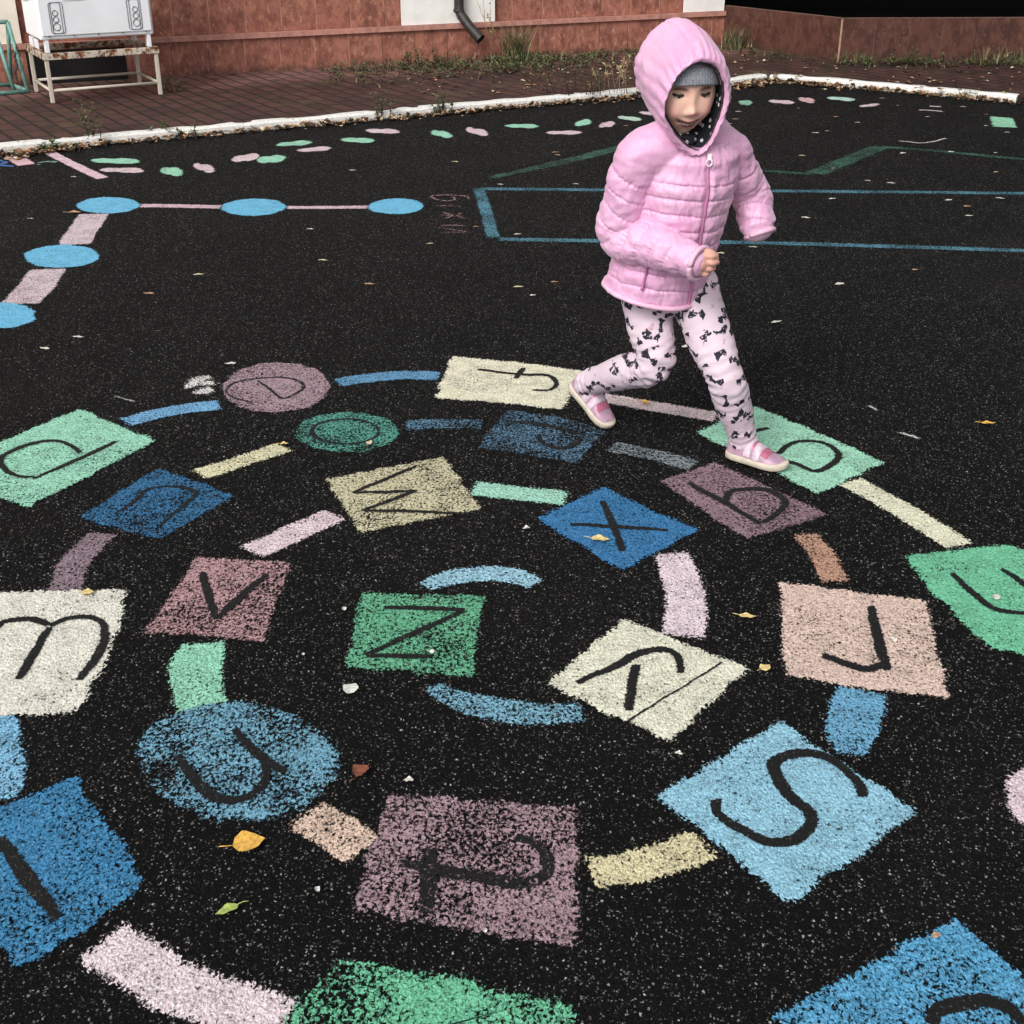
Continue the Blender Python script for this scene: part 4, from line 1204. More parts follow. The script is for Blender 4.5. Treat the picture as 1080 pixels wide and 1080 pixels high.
# refine the face: project remeshed face points back to exact sculpted surface is not needed; colour the skin
me = body.data
base = (.80, .50, .395)
tone = me.color_attributes.new('tone', 'FLOAT_COLOR', 'POINT')
cols = []
Mi = Matrix((HEADL, HEADF, HEADU))
for v in me.vertices:
    q = Mi @ (v.co - HC); l, f, u = q
    c = Vector(base)
    if q.length > .3: c = Vector((.62, .33, .26))
    if f > .02 and q.length < .16:
        mu = -.0590 + 11 * l * l
        def mixc(w_, t): 
            global _c
            return w_
        w_ = min(1, .55 * (gs(l, u, .037, -.032, .017, .015) + gs(l, u, -.037, -.032, .017, .015) + .8 * gs(l, u, 0, -.031, .010, .008)))
        c = c.lerp(Vector((.80, .35, .29)), w_)
        w_ = math.exp(-(l / .0275) ** 6) * math.exp(-((u - mu) / .0085) ** 4)
        c = c.lerp(Vector((.52, .19, .17)), w_ * .85)
        w_ = math.exp(-(l / .0255) ** 6) * math.exp(-((u - mu + .0010) / .0052 * (1 + 18 * abs(l))) ** 2)
        c = c.lerp(Vector((.045, .014, .014)), w_)
        if abs(l) < .0255:
            top_, bot_ = mu + .0014, mu - .0105 * (1 - (l / .0255) ** 2)
            w_ = max(0, min(1, (top_ - u) / .0012 + .5)) * max(0, min(1, (u - bot_) / .0012 + .5))
            c = c.lerp(Vector((.075, .024, .024)), w_)
            w_ *= max(0, 1 - abs(u - (mu - .0022)) / .0018) * (abs(l) < .019)
            c = c.lerp(Vector((.50, .43, .38)), w_ * .8)
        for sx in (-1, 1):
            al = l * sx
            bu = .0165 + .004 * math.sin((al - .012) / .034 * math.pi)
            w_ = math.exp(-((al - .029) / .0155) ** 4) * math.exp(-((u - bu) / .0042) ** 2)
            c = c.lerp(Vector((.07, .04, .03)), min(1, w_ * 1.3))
    cols += [c.x, c.y, c.z, 1]
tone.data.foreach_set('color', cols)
tag(body, 'small child in a pink hooded jacket striding across the painted shapes', 'person')

# eyes ---------------------------------------------------------------
M_EYE = simple_mat('eye_white', (.70, .67, .64), .25, 50, .03)
M_IRIS = simple_mat('brown_iris', (.05, .03, .02), .2, 80, .3)
M_LID = simple_mat('shaded_eyelid_skin', (.44, .25, .19), .5, 90, .06)  # lids darker than the face: eye socket shade put into the colour
M_LASH = simple_mat('dark_lash', (.022, .014, .012), .7)
for sx in (-1, 1):
    ec = hp(sx * .0285, .0605, .003)
    s = MB(); s.sphere(ec, .0125, .0125, .0125, 20, 14, 0, (HEADL, HEADF, HEADU))
    gz = (HEADF * .93 - HEADU * .22 + HEADL * .04).normalized()
    gx = gz.cross(HEADU).normalized(); gy = gx.cross(gz)
    s.sphere(ec + gz * .0082, .0058, .0058, .0049, 14, 8, 1, (gx, gy, gz))
    s.build('eye', [M_EYE, M_IRIS], body)
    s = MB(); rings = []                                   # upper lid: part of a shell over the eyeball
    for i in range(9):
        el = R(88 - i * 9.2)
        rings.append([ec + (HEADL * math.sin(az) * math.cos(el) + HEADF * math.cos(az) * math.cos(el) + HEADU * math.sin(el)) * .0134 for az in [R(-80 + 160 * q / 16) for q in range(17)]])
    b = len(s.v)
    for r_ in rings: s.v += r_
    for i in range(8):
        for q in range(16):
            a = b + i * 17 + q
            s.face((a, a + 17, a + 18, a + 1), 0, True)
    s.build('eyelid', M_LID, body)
    s = MB()
    lash = [ec + (HEADL * math.sin(az) * math.cos(R(14 - 7 * math.cos(az))) + HEADF * math.cos(az) * math.cos(R(14 - 7 * math.cos(az))) + HEADU * math.sin(R(14 - 7 * math.cos(az)))) * .0146 for az in [R(-74 + 148 * q / 12) for q in range(13)]]
    s.tube(lash, [.0012] + [.0030] * 11 + [.0012], 6)  # lashes thickened so they also draw the shadow round the eye
    s.build('eyelash', M_LASH, body)

# knitted hat ----------------------------------------------------------
def knit_mat():
    m, k, bs, out = new_mat('grey_knit')
    c = k.n('ShaderNodeTexCoord').outputs['Object']
    n1 = k.noise(c, 300, 3, .7); n2 = k.noise(c, 40, 3, .6)
    setp(k, bs, k.mix(k.step(n1, .3, .7), (.15, .16, .185), (.33, .345, .38)), .9, .15, n1, .0012, .7)
    return m
M_KNIT = knit_mat()
s = MB(); rings = []
nseg = 240
for i in range(40):
    a = i / 39
    z = -.02 + a * 1.02                                     # brim to crown on the unit head
    ring = []
    for q in range(nseg):
        th = 2 * math.pi * q / nseg
        zz_ = z - .0 + (1 - a) * (.27 * max(0, math.sin(th)) - .30 * max(0, -math.sin(th)))
        zz_ = min(zz_, .999); sr = math.sqrt(max(0, 1 - zz_ * zz_))
        rib = .0022 * (abs(math.sin(th * 34)) - .5) if a < .95 else 0
        fold = .0042 if a < .40 else (.0042 - .0042 * min(1, (a - .40) / .03))
        k_ = 1.0
        l, f, u = (.0765 + .003 + fold + rib) * sr * math.cos(th), (.086 + .004 + fold + rib) * sr * math.sin(th), (.104 + .006 + fold) * zz_ + .002
        if a < .02: l *= .985; f *= .985
        ring.append(hp(l, f, u))
    rings.append(ring)
s.loft([[hp(*(Mi @ (v - HC) * .95)) for v in rings[0]]] + rings, cap=False)
HATV = s
s = MB()                                                     # bow on her left temple
bc = hp(.079, .040, .026)
for (dl, du, rr_) in ((0, .012, .010), (.004, -.011, .010), (.003, .0, .006)):
    s.sphere(bc + HEADF * dl + HEADU * du + HEADL * .004, .008, rr_ * 1.1, rr_, 12, 8, 0, (HEADL, HEADF, HEADU))
BOWV = s

# dotted scarf -----------------------------------------------------------
def scarf_mat():
    m, k, bs, out = new_mat('dark_dotted_fabric')
    c = k.n('ShaderNodeTexCoord').outputs['Object']
    v = k.voro(c, 62); v.inputs['Randomness'].default_value = .55
    d = k.step(v.outputs['Distance'], .26, .32, 1, 0)
    setp(k, bs, k.mix(d, (.010, .012, .016), (.62, .60, .60)), .85, .2, k.noise(c, 200, 2, .5), .0008, .4)
    return m
M_SCARF = scarf_mat()
s = MB()
nk = HEADU * -1
def ringel(c, ax, ay, ra, rb, n=36, wob=0.0, ph=0):
    return [c + ax * (ra * math.cos(2 * math.pi * q / n)) + ay * (rb * math.sin(2 * math.pi * q / n)) + ax * wob * noise.noise((q * .5, ph, 1)) for q in range(n)]
rings = []
for i, (du, rl_, rf, fo) in enumerate(((-.088, .056, .044, -.010), (-.095, .056, .060, -.002), (-.108, .053, .066, .002), (-.128, .050, .068, .002), (-.150, .048, .064, -.002))):
    rings.append(ringel(hp(0, fo, du), HEADL, HEADF, rl_, rf, wob=.003, ph=i))
s.loft(rings, cap=False)
SCARFV = s

# jacket -------------------------------------------------------------------
def jacket_mat():
    m, k, bs, out = new_mat('pink_quilted_nylon')
    c = k.n('ShaderNodeTexCoord').outputs['Object']
    n1 = k.noise(c, 9, 4, .6); n2 = k.noise(k.mapping(c, (1, 1, .55)), 80, 5, .68); n3 = k.noise(c, 900, 2, .5)
    col = k.mix(k.step(n1, .3, .7), (.71, .36, .56), (.78, .45, .64))
    h = k.math('MULTIPLY_ADD', n2, .6, k.math('MULTIPLY', n3, .06))
    setp(k, bs, col, .38, .5, h, .0045, .75)
    bs.inputs['Sheen Weight'].default_value = .25; bs.inputs['Sheen Roughness'].default_value = .4
    return m
M_JKT = jacket_mat()
M_TRIM = simple_mat('pale_pink_binding', (.78, .47, .62), .5, 60, .08)
QC = .0375
TL = {}
def torso_ring(t, n=240, grow=0.0, quilt=True):
    """t 0 hem .. 1 neck"""
    cs = [HEM, BELLY, CHEST, CHEST.lerp(NECK, .62), NECK]
    ks = [0, .36, .72, .90, 1.0]
    A = [.134, .121, .122, .114, .086]; B = [.117, .114, .104, .088, .066]; W = [37, 30, 22, 19, 18]
    i = 0
    while i < 3 and t > ks[i + 1]: i += 1
    a = (t - ks[i]) / (ks[i + 1] - ks[i]); sm = a * a * (3 - 2 * a)
    c = cs[i].lerp(cs[i + 1], a)
    ra = A[i] + (A[i + 1] - A[i]) * sm; rb = B[i] + (B[i + 1] - B[i]) * sm; yw = W[i] + (W[i + 1] - W[i]) * a
    L, F, U = frame(yw, 10 * (1 - t) * 0 + 8)
    out_ = []
    height = (NECK - HEM).length
    for q in range(n):
        th = 2 * math.pi * q / n
        x, y = math.cos(th), math.sin(th)
        lift = .010 * math.sin(th * 2 + .6) + .006 * noise.noise((x * 2, y * 2, t * 6))
        d = t * height + lift * .6
        fr = (d / QC) % 1.0
        qf = min(1, max(0, (.845 - t) / .02))
        puff = ((abs(math.sin(math.pi * fr)) ** .42 - .72) * .0036 - .0030 * math.exp(-(min(fr, 1 - fr) * QC / .0024) ** 2)) * qf if quilt else 0
        puff *= 1 if .05 < t < .97 else .3
        zf = math.exp(-((th - math.pi / 2 + .0) / .055) ** 2)   # zip furrow at the front
        puff = puff * (1 - zf) - .006 * zf
        wr_ = .0032 * noise.noise((x * 5 + 3, y * 5, t * 9)) + .0022 * noise.noise((x * 11, y * 11 + 2, t * 22))
        sd0 = min(fr, 1 - fr) * QC
        g = grow + puff + wr_ + (.0011 * math.sin(th * 74 + 3 * math.sin(th * 9 + t * 40)) * math.exp(-(sd0 / .009) ** 2) * qf if quilt else 0)
        out_.append(c + L * ((ra + g) * x) + F * ((rb + g) * y) + V(0, 0, .012 * (1 - t) * (abs(x) ** 2)))
    return out_
s = MB()
s.loft([torso_ring(i / 190) for i in range(191)])
for sh_, sg in ((SH_R, 1), (SH_L, -1)):                       # yoke running from the neck out over the shoulder
    limb(s, [NECK + V(0, .046, -.016), NECK.lerp(sh_, .5) + V(0, .004, .002), sh_ + V(0, .0, .001), sh_.lerp(EL_R if sg > 0 else EL_L, .25)],
         [.050, .060 if sg > 0 else .054, .0545 if sg > 0 else .050, .050 if sg > 0 else .046], 64, .004)
def qmod(amp, chan, ph=0.0, seed=0.0):
    def f(d, tot, th):
        fr = ((d + ph + .012 * math.sin(th + seed)) / chan) % 1.0
        a = (abs(math.sin(math.pi * fr)) ** .42 - .74) * amp * .62 - .055 * math.exp(-(min(fr, 1 - fr) * chan / .0024) ** 2)
        pk_ = .022 * math.sin(th * 36 + 3 * math.sin(th * 5 + d * 90)) * math.exp(-(min(fr, 1 - fr) * chan / .009) ** 2)
        return a + pk_ + .08 * noise.noise((math.cos(th) * 1.4, math.sin(th) * 1.4, d * 26 + seed)) + .05 * noise.noise((math.cos(th) * 3, math.sin(th) * 3, d * 60 + seed))
    return f
limb(s, [CHEST.lerp(SH_R, .55) + V(0, 0, .01), SH_R, SH_R.lerp(EL_R, .5) + V(-.010, 0, 0), EL_R + V(-.008, .004, -.004), EL_R.lerp(WR_R, .45), WR_R],
     [.053, .053, .053, .053, .051, .037], 110, .003, qmod(.085, .040, .01, 1.0))
limb(s, [CHEST.lerp(SH_L, .55) + V(0, 0, .012), SH_L + V(0, 0, .004), SH_L.lerp(EL_L, .5), EL_L + V(.004, 0, 0), WR_L, WR_L + (WR_L - EL_L).normalized() * .012],
     [.049, .049, .049, .048, .043, .037], 110, .003, qmod(.075, .040, .0, 5.0))
jacket = s.build('jacket', M_JKT, body)
remesh(jacket, .0019, 1)
vg = jacket.vertex_groups.new(name='armhole')
for v in jacket.data.vertices:
    w_ = max(math.exp(-((v.co - CHEST.lerp(SH_R, .80) - V(0, 0, .03)).length / .066) ** 4), math.exp(-((v.co - CHEST.lerp(SH_L, .80) - V(0, 0, .03)).length / .045) ** 4))
    if w_ > .02: vg.add([v.index], w_, 'REPLACE')
sm_ = jacket.modifiers.new('s', 'SMOOTH'); sm_.vertex_group = 'armhole'; sm_.iterations = 110; sm_.factor = .6
dg = bpy.context.evaluated_depsgraph_get(); dg.update()
me2 = bpy.data.meshes.new_from_object(jacket.evaluated_get(dg)); jacket.modifiers.clear(); jacket.data = me2
def jw(co, n_):
    d1 = noise.noise(co * 38) * .0007 + noise.noise(V(co.x * 20, co.y * 20, co.z * 75)) * .0016
    e = math.exp(-((co - EL_R).length / .07) ** 2) + .6 * math.exp(-((co - SH_R).length / .08) ** 2)
    return d1 + e * .006 * noise.noise(V(co.x * 30 + co.z * 40, co.y * 14, co.z * 34 - co.x * 20))
wrinkle(jacket.data, jw)
# hem binding, cuff bindings
s = MB(); s.tube([Vector(p) for p in torso_ring(0.004, 72, .003, False)] + [torso_ring(0.004, 72, .003, False)[0]], .0062, 8)
s.build('hem_binding', M_TRIM, jacket)
D_R = (WR_R - EL_R).normalized()
cx_ = D_R.cross(V(0, 0, 1)).normalized(); cy_ = cx_.cross(D_R)
s = MB(); s.tube([WR_R + D_R * .012 + cx_ * (.0375 * math.cos(a)) + cy_ * (.0375 * math.sin(a)) for a in [2 * math.pi * q / 28 for q in range(29)]], .0062, 8)
s.build('cuff', M_TRIM, jacket)
D_L = (WR_L - EL_L).normalized(); lx_ = D_L.cross(V(0, 0, 1)).normalized(); ly_ = lx_.cross(D_L)
s = MB(); s.tube([WR_L + D_L * .020 + lx_ * (.0345 * math.cos(a)) + ly_ * (.0345 * math.sin(a)) for a in [2 * math.pi * q / 28 for q in range(29)]], .0060, 8)
s.build('cuff', M_TRIM, jacket)
s = MB(); s.tube([WR_R + D_R * .012 - D_R * 0 + cx_ * (r_ * math.cos(a)) + cy_ * (r_ * math.sin(a)) for r_ in (.030,) for a in [2 * math.pi * q / 28 for q in range(29)]], .006, 8)
s.build('cuff_lining', simple_mat('cuff_lining', (.50, .25, .36), .7), jacket)
# zip
s = MB(); za, zb = [], []
zl = [torso_ring(t, 96, .0030, False)[24] for t in [i / 60 * .955 for i in range(61)]]
s.tube(zl, .0042, 6)
s.build('zip', simple_mat('pink_zip', (.50, .20, .36), .45), jacket)
s = MB(); zt = zl[-1] + V(0.004, -.008, -.004)
s.tube([zt + V(.0065 * math.cos(a), -.002, .0075 * math.sin(a) - .010) for a in [2 * math.pi * q / 14 for q in range(15)]], .0024, 6)
s.box(zt + V(0, .001, .002), (.0045, 0, 0), (0, .0035, 0), (0, 0, .007))
s.build('zip_puller', simple_mat('pale_puller', (.75, .68, .74), .4), jacket)
# pocket welt on her right front
s = MB()
pk = [torso_ring(t, 96, .0062, True)[39] for t in [.10 + .18 * i / 12 for i in range(13)]]
s.tube(pk, .0032, 6)
s.build('pocket_seam', simple_mat('deep_pink_seam', (.55, .20, .38), .5), jacket)

# hood ------------------------------------------------------------------------
HL, HF, HU = frame(17, 13, 0)
H0 = P(732.5, 111, 2.876)
prof = [  # forward offset, up shift, left shift, half width, half height
    (-.012, .000, -.001, .0675, .092), (.000, .000, -.001, .0690, .0945), (.008, .000, .000, .0735, .100), (.006, .002, .002, .0765, .107), (-.010, .004, .005, .0815, .112),
    (-.035, .008, .0075, .0855, .117), (-.070, .014, .008, .0880, .120), (-.105, .020, .007, .0885, .120), (-.140, .026, .004, .083, .113), (-.168, .031, -.007, .073, .096), (-.188, .036, -.007, .048, .064), (-.198, .039, -.007, .021, .030)]
def prof_at(t):
    f = t * (len(prof) - 1); i = min(int(f), len(prof) - 2); a = f - i
    p0, p1, p2, p3 = prof[max(i - 1, 0)], prof[i], prof[i + 1], prof[min(i + 2, len(prof) - 1)]
    return [.5 * ((2 * b_) + (c_ - a_) * a + (2 * a_ - 5 * b_ + 4 * c_ - d_) * a * a + (3 * b_ - a_ - 3 * c_ + d_) * a ** 3) for a_, b_, c_, d_ in zip(p0, p1, p2, p3)]
def hoodpt(fo, up, le, w_, h_, x, y, nar, t=0.0):
    k_ = max(0, -y) ** 2 * max(0, 1 - t * 1.3)
    return H0 + HF * (fo - .004 * k_) + HU * (up + h_ * y * (1 + .15 * k_)) + HL * (le + w_ * x * nar + .033 * k_)
def nar0(y): return 1 - .27 * max(0, -y) ** 1.5
s = MB(); rings = []; n = 120
for i in range(71):
    t = i / 70
    fo, up, le, w_, h_ = prof_at(t)
    ring = []
    for q in range(n):
        th = 2 * math.pi * q / n
        x, y = math.cos(th), math.sin(th)
        nar = 1 - .20 * max(0, y) ** 1.6 * min(1, max(0, (t - .22) * 2.2)) - (.27 - .11 * t) * max(0, -y) ** 1.5
        side = .0
        # gathers round the rim and quilted channels on the sides
        g = .0034 * math.sin(th * 27 + 1.7 * math.sin(th * 5)) * math.exp(-((t - .36) / .13) ** 2)
        ch_ = (abs(math.sin(math.pi * ((y * h_ + up) / .030 + .25 + .25 * x))) ** .35 - .7) * .0055 * max(0, 1 - max(0, y) ** 2 * 1.4) * min(1, max(0, (t - .3) * 4))
        g += ch_ + .0022 * noise.noise((x * 4, y * 4, t * 8)) + .0016 * noise.noise((x * 10, y * 10, t * 18))
        seam = -.004 * math.exp(-((abs(x) - .30) / .035) ** 2) * max(0, y) * min(1, max(0, (t - .33) * 6))
        g += seam
        ring.append(hoodpt(fo, up, le, w_ + g, h_ + g, x, y, nar, t))
    rings.append(ring)
s.loft(rings, cap=False)
ci = len(s.v); s.v.append(sum(rings[-1], Vector()) / n); b = ci - n
for q in range(n): s.face((b + q, b + (q + 1) % n, ci), 0, True)
hood = s.build('hood', M_JKT, body)
def inside_hood(mb, lim):
    """keep what she wears under the hood within the hood's shell"""
    tab = [prof_at(t / 100) for t in range(33, 101)]
    for i, v in enumerate(mb.v):
        q = v - H0; f, l, u = q.dot(HF), q.dot(HL), q.dot(HU)
        if f > .0: continue
        fo, up, le, w_, h_ = min(tab, key=lambda p_: abs(p_[0] - f))
        y = max(-1, min(1, (u - up) / h_))
        nar = 1 - .20 * max(0, y) ** 1.6 - .16 * max(0, -y) ** 1.5
        e = math.hypot((l - le) / (w_ * nar), (u - up) / h_)
        if e > lim:
            mb.v[i] = H0 + HF * f + HL * (le + (l - le) * lim / e) + HU * (up + (u - up) * lim / e)
class Pts:
    pass
hd = Pts(); ids = [v.index for v in body.data.vertices if (v.co - HC).length < .17 and (v.co - HC).dot(HEADU) > -.10]
hd.v = [body.data.vertices[i].co.copy() for i in ids]
inside_hood(hd, .86)
for i, c_ in zip(ids, hd.v): body.data.vertices[i].co = c_
inside_hood(HATV, .91); inside_hood(BOWV, .93); inside_hood(SCARFV, .90)
hat = HATV.build('knitted_hat', M_KNIT, body)
BOWV.build('bow', M_KNIT, hat)
o = SCARFV.build('dotted_scarf', M_SCARF, body)
sd_ = o.modifiers.new('t', 'SOLIDIFY'); sd_.thickness = .003; sd_.offset = -1
s = MB(); s.tube([hoodpt(-.002, 0, -.001, 0.0690, .0945, math.cos(a), math.sin(a), nar0(math.sin(a))) for a in [2 * math.pi * q / 60 for q in range(61)]], .0030, 8)
s.build('hood_piping', simple_mat('dark_piping', (.05, .025, .035), .7), hood)
s = MB(); rings = []                                          # dark lining inside the hood
for i, (fo, k_) in enumerate(((-.0035, .955), (-.03, .99), (-.07, 1.02), (-.11, 1.0))):
    rings.append([hoodpt(fo, .003, -.001, 0.0687 * k_, .0945 * k_, math.cos(a), math.sin(a), nar0(math.sin(a)), i * .3) for a in [2 * math.pi * q / 60 for q in range(60)]])
s.loft(rings, cap=False)
s.build('hood_lining', M_SCARF, hood)
# collar below the hood
s = MB(); rings = []
L, F, U = frame(20, 36)
for q in range(73):
    th = 2 * math.pi * q / 72
    x, y = math.cos(th), math.sin(th)
    c = NECK + V(0, .010, -.006) + L * (.080 * x) + F * (.074 * y)
    o_ = (L * x + F * y).normalized()
    ring = []
    for w_ in range(16):
        a = 2 * math.pi * w_ / 16
        r_ = .021 + .003 * noise.noise((x * 4, y * 4, w_ * .3)) + .0015 * noise.noise((x * 11, y * 11, w_ * .5))
        ring.append(c + o_ * (r_ * math.cos(a)) + U * (r_ * 1.25 * math.sin(a)))
    rings.append(ring)
s.loft(rings, cap=False)
s.build('collar', M_JKT, jacket)

# leggings ---------------------------------------------------------------------
def leg_mat():
    m, k, bs, out = new_mat('printed_leggings')
    c = k.n('ShaderNodeTexCoord').outputs['Object']
    off = k.n('ShaderNodeVectorMath', operation='SCALE'); k.set(off.inputs[0], k.noise(c, 34, 2, .5, 1)); off.inputs['Scale'].default_value = .030
    ad = k.n('ShaderNodeVectorMath', operation='ADD'); k.set(ad.inputs[0], c); k.set(ad.inputs[1], off.outputs[0])
    SC = 20.0
    v = k.voro(ad.outputs[0], SC); v.inputs['Randomness'].default_value = .7
    df = k.n('ShaderNodeVectorMath', operation='SUBTRACT'); k.set(df.inputs[0], ad.outputs[0]); k.set(df.inputs[1], v.outputs['Position'])
    rs = k.n('ShaderNodeSeparateColor'); k.set(rs.inputs[0], v.outputs['Color'])
    vr = k.n('ShaderNodeVectorRotate', rotation_type='AXIS_ANGLE'); vr.inputs['Axis'].default_value = (.3, 1, 0)
    k.set(vr.inputs['Vector'], df.outputs[0]); k.set(vr.inputs['Angle'], k.math('MULTIPLY_ADD', rs.outputs[0], 2.2, -.5))
    xyz = k.n('ShaderNodeSeparateXYZ'); k.set(xyz.inputs[0], vr.outputs[0])
    ax = k.math('ABSOLUTE', k.math('MULTIPLY', xyz.outputs[0], SC)); az = k.math('ABSOLUTE', k.math('MULTIPLY', xyz.outputs[2], SC))
    span = k.math('MULTIPLY_ADD', rs.outputs[1], .16, .28)
    wing = k.math('LESS_THAN', az, k.math('MULTIPLY_ADD', ax, .62, .05))
    blot = k.math('MULTIPLY', wing, k.math('LESS_THAN', k.math('MULTIPLY_ADD', az, .5, ax), span))
    brk = k.step(k.noise(c, 150, 2, .6), .34, .42)
    f = k.math('MULTIPLY', blot, brk)
    v2 = k.voro(k.mapping(ad.outputs[0], (1.3, 1, 1), (0, R(-30), 0)), 22)
    rose = k.math('MULTIPLY', k.math('LESS_THAN', v2.outputs['Distance'], .17), k.step(k.noise(c, 90, 2, .6), .42, .52))
    colr = k.mix(k.math('MULTIPLY', rose, .6), (.67, .54, .61), (.45, .20, .24))
    colr = k.mix(f, colr, (.022, .022, .034))
    setp(k, bs, colr, .8, .2, k.noise(c, 60, 3, .6), .002, .4)
    return m
s = MB()
LP_, FP_, UP_ = frame(38, 0)
pc = (HIP_R + HIP_L) / 2
s.loft([ringel(pc + V(0, 0, dz), LP_, FP_, ra, rb, 40) for dz, ra, rb in ((.10, .085, .075), (.05, .100, .085), (.0, .108, .088), (-.03, .098, .078), (-.055, .060, .055), (-.065, .03, .03))])
def lmod(seed, kneed):
    def f(d, tot, th):
        k_ = math.exp(-((d - kneed) / .05) ** 2)
        a = math.exp(-((d - tot) / .035) ** 2)
        return (.006 + .035 * k_ + .06 * a) * math.sin(d * 300 + 2.2 * math.sin(th + seed) + seed + 2 * noise.noise((d * 20, math.cos(th), math.sin(th)))) + .05 * noise.noise((math.cos(th) * 1.5, math.sin(th) * 1.5, d * 25 + seed))
    return f
for hp_, th_, kn, an, sd2 in ((HIP_R, TH_R, KNEE_R, ANK_R, 1.0), (HIP_L, TH_L, KNEE_L, ANK_L, 4.0)):
    kd = (kn - hp_).length + .012
    limb(s, [hp_ + V(0, 0, .012), th_, kn, kn.lerp(an, .42), kn.lerp(an, .85), an - (kn - an).normalized() * .004], [.064, .0580, .0460, .0460, .0365, .0345], 44, .003, lmod(sd2, kd))
leggings = s.build('leggings', leg_mat(), body)
remesh(leggings, .0032, 1)
def lw(co, n_):
    e = max(math.exp(-((co - KNEE_R).length / .09) ** 2), .8 * math.exp(-((co - ANK_R).length / .06) ** 2), .5 * math.exp(-((co - KNEE_L).length / .08) ** 2), .8 * math.exp(-((co - ANK_L).length / .06) ** 2))
    return e * .0068 * noise.noise(V(co.x * 26 + co.z * 18, co.y * 14, co.z * 60 - co.x * 22)) + .001 * noise.noise(co * 45)
wrinkle(leggings.data, lw)

# shoes ---------------------------------------------------------------------
M_SHOE = simple_mat('pink_shoe_leather', (.44, .27, .36), .38, 45, .22, .0015, .5)
M_SOLE = simple_mat('cream_rubber', (.58, .51, .41), .55, 60, .12)
M_STRAP = simple_mat('lilac_strap', (.62, .50, .58), .4, 70, .15)
M_SHINE = simple_mat('glossy_pink_panel', (.42, .12, .20), .25, 40, .25, .001, .6)
sec = [(0.0, .012, .050, 0), (.006, .021, .062, 0), (.022, .0275, .068, 0), (.045, .0285, .068, 0), (.068, .0285, .060, 0), (.090, .030, .047, .001), (.112, .032, .037, .002), (.134, .0305, .030, .003), (.150, .0235, .024, .004), (.160, .013, .018, .004), (.1635, .004, .012, .004)]
def shoe(heel, toe, roll, mirror):
    fd = (toe - heel).normalized(); up = (V(0, 0, 1) - fd * fd.z).normalized(); lf = up.cross(fd)
    if roll:
        q = Matrix.Rotation(R(roll), 3, fd); up = q @ up; lf = q @ lf
    o = heel - up * 0.0
    def tp(x, y, z): return o + fd * x + lf * (y + mirror * .003 * math.sin(x / .164 * math.pi)) + up * z
    def section(x, hw, h, z0, n=28, g=0.0, flat=False):
        r_ = []
        for q in range(n):
            a = 2 * math.pi * q / n
            cx, cz = math.cos(a), math.sin(a)
            px = math.copysign(abs(cx) ** .75, cx) * (hw + g)
            if cz >= 0: pz = .012 + (h - .012 + g) * abs(cz) ** (.85 if h > .045 else .7); px *= 1 - .25 * cz * (h / .068)
            else: pz = .012 - .008 * abs(cz) ** .5
            r_.append(tp(x, px, pz + z0))
        return r_
    def cs(x):
        for a, b in zip(sec, sec[1:]):
            if a[0] <= x <= b[0]:
                t = (x - a[0]) / (b[0] - a[0]); return [a[i] + (b[i] - a[i]) * t for i in range(4)]
        return list(sec[-1])
    s = MB(); s.loft([section(*c[:3], c[3] * .3) for c in sec])
    sh = s.build('shoe', M_SHOE, body)
    sm = sh.modifiers.new('sub', 'SUBSURF'); sm.levels = 2; sm.render_levels = 2
    s = MB(); out_ = []
    xs = [(-.003, .006), (0.0, .015), (.006, .0235), (.022, .030), (.045, .0305), (.07, .030), (.092, .032), (.113, .0345), (.135, .033), (.152, .026), (.162, .0155), (.1665, .006)]
    def ol(g): return [(x + (.0 if 0 < i < len(xs) - 1 else g * (1 if i else -1)), w_ + g) for i, (x, w_) in enumerate(xs)]
    for z_, g in ((.0, -.003), (.002, 0.0), (.010, .0006), (.0155, .0), (.0175, -.002)):
        pts = ol(g)
        ring = [tp(x, w_, z_ + .006 * max(0, (x - .14) / .026) ** 2) for x, w_ in pts] + [tp(x, -w_, z_ + .006 * max(0, (x - .14) / .026) ** 2) for x, w_ in reversed(pts)]
        out_.append(ring)
    s.loft(out_)
    # rubber toe cap
    s.loft([section(x, cs(x)[1], min(cs(x)[2], .0185 + (x - .132) * .0), cs(x)[3] * .3, g=.0014) for x in (.142, .148, .154, .159, .163)])
    s.build('sole', M_SOLE, sh)
    for x0, wd in ((.066, .010), (.092, .010)):
        s = MB(); rg = []
        for x in (x0 - wd, x0 - wd * .9, x0, x0 + wd * .9, x0 + wd):
            c = cs(x); full = section(x, c[1], c[2], c[3] * .3, 40, g=.0034 if abs(x - x0) < wd * .95 else .001)
            rg.append(full[0:20])
        b = len(s.v)
        for r_ in rg: s.v += r_
        for i in range(4):
            for q in range(19):
                a = b + i * 20 + q; s.face((a, a + 1, a + 21, a + 20), 0, True)
        s.build('strap', M_STRAP, sh)
    s = MB(); rg = [section(x, cs(x)[1], cs(x)[2], cs(x)[3] * .3, 40, g=.0012)[3:17] for x in (.062, .075, .088, .1, .112, .122)]
    b = len(s.v)
    for r_ in rg: s.v += r_
    for i in range(len(rg) - 1):
        for q in range(13):
            a = b + i * 14 + q; s.face((a, a + 1, a + 15, a + 14), 0, True)
    s.build('tongue_panel', M_SHINE, sh)
shoe(HEEL_R, V(.262, 3.165, .008), 0, 1)
shoe(V(.556, 3.008, .0075), V(.692, 2.905, .0075), 0, -1)

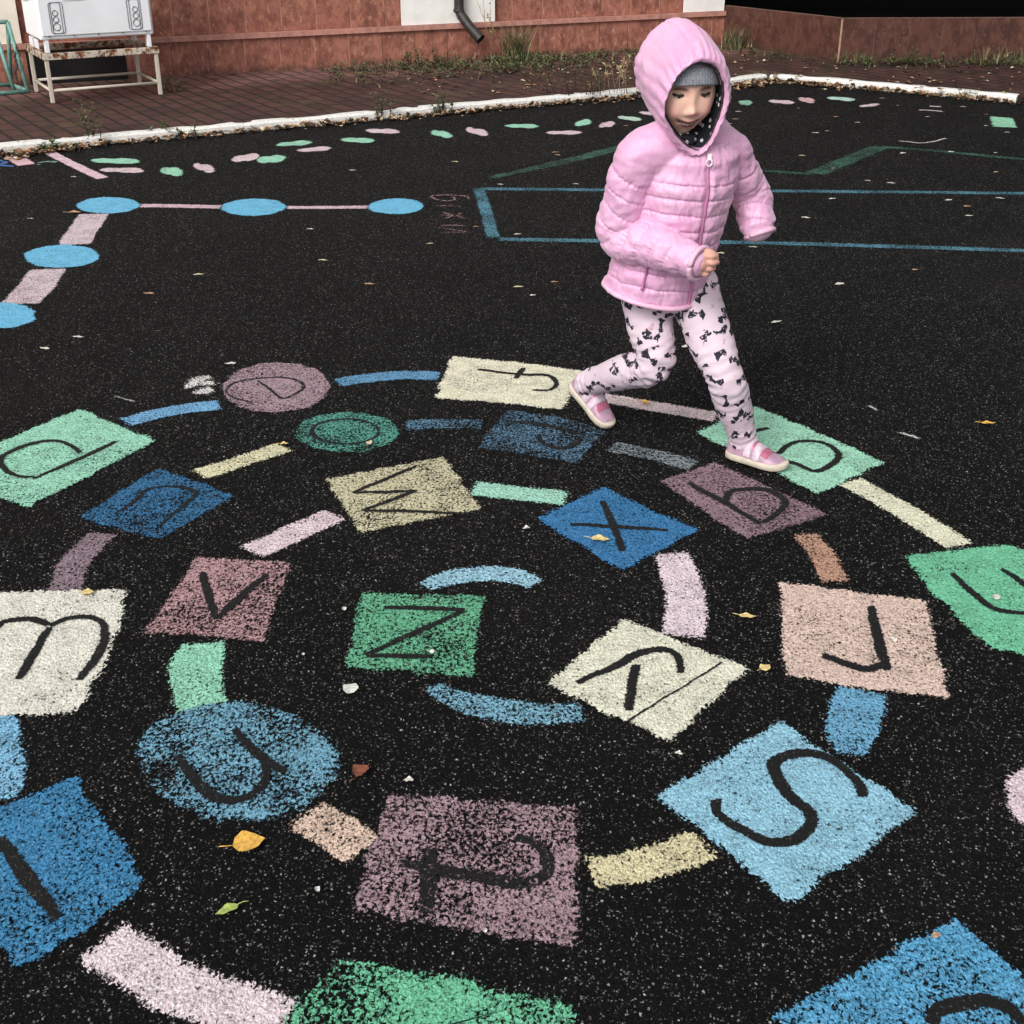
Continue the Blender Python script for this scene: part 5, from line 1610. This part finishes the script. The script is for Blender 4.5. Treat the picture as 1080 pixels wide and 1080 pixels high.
# ================================================================== LIGHT
SUN_EL, SUN_AZ = R(40), R(-152)                              # overcast, brighter from behind-left of the camera
w = bpy.data.worlds.new('World'); scene.world = w; w.use_nodes = True
k = NT(w.node_tree)
for n in list(w.node_tree.nodes): w.node_tree.nodes.remove(n)
sky = k.n('ShaderNodeTexSky', sky_type='NISHITA'); sky.sun_disc = False
sky.sun_elevation = SUN_EL; sky.sun_rotation = SUN_AZ
sky.air_density = 1.0; sky.dust_density = 4.0; sky.ozone_density = 1.0
hs = k.n('ShaderNodeHueSaturation'); hs.inputs['Saturation'].default_value = .09
k.set(hs.inputs['Color'], sky.outputs[0])
bg = k.n('ShaderNodeBackground'); bg.inputs['Strength'].default_value = .13
k.set(bg.inputs[0], hs.outputs[0])
out = k.n('ShaderNodeOutputWorld'); w.node_tree.links.new(bg.outputs[0], out.inputs[0])
sl = bpy.data.lights.new('sun', 'SUN'); sl.energy = 1.5; sl.angle = R(22); sl.color = (1, .97, .93)
so = bpy.data.objects.new('sun', sl); COL.objects.link(so)
sd = Vector((math.sin(SUN_AZ) * math.cos(SUN_EL), math.cos(SUN_AZ) * math.cos(SUN_EL), math.sin(SUN_EL)))
so.rotation_euler = sd.to_track_quat('Z', 'Y').to_euler(); so.location = (0, 0, 10)

vs = scene.view_settings
vs.view_transform = 'Standard'; vs.look = 'None'; vs.gamma = 1; vs.exposure = .22
scene.render.engine = 'CYCLES'
scene.render.resolution_x = scene.render.resolution_y = 1024

# origins at each thing's base
deps = bpy.context.evaluated_depsgraph_get()
for o in list(scene.objects):
    if o.parent or o.type not in ('MESH', 'EMPTY'): continue
    ms = [o] if o.type == 'MESH' else [c for c in o.children if c.type == 'MESH']
    if not ms or o.get('kind') == 'structure': continue
    vv = [v.co for q in ms for v in q.data.vertices]
    if not vv: continue
    lo = Vector([min(v[i] for v in vv) for i in range(3)]); hi = Vector([max(v[i] for v in vv) for i in range(3)])
    c = Vector(((lo.x + hi.x) / 2, (lo.y + hi.y) / 2, lo.z))
    if o.type == 'MESH': o.data.transform(Matrix.Translation(-c))
    o.location = c
    for ch_ in o.children: ch_.location = -c
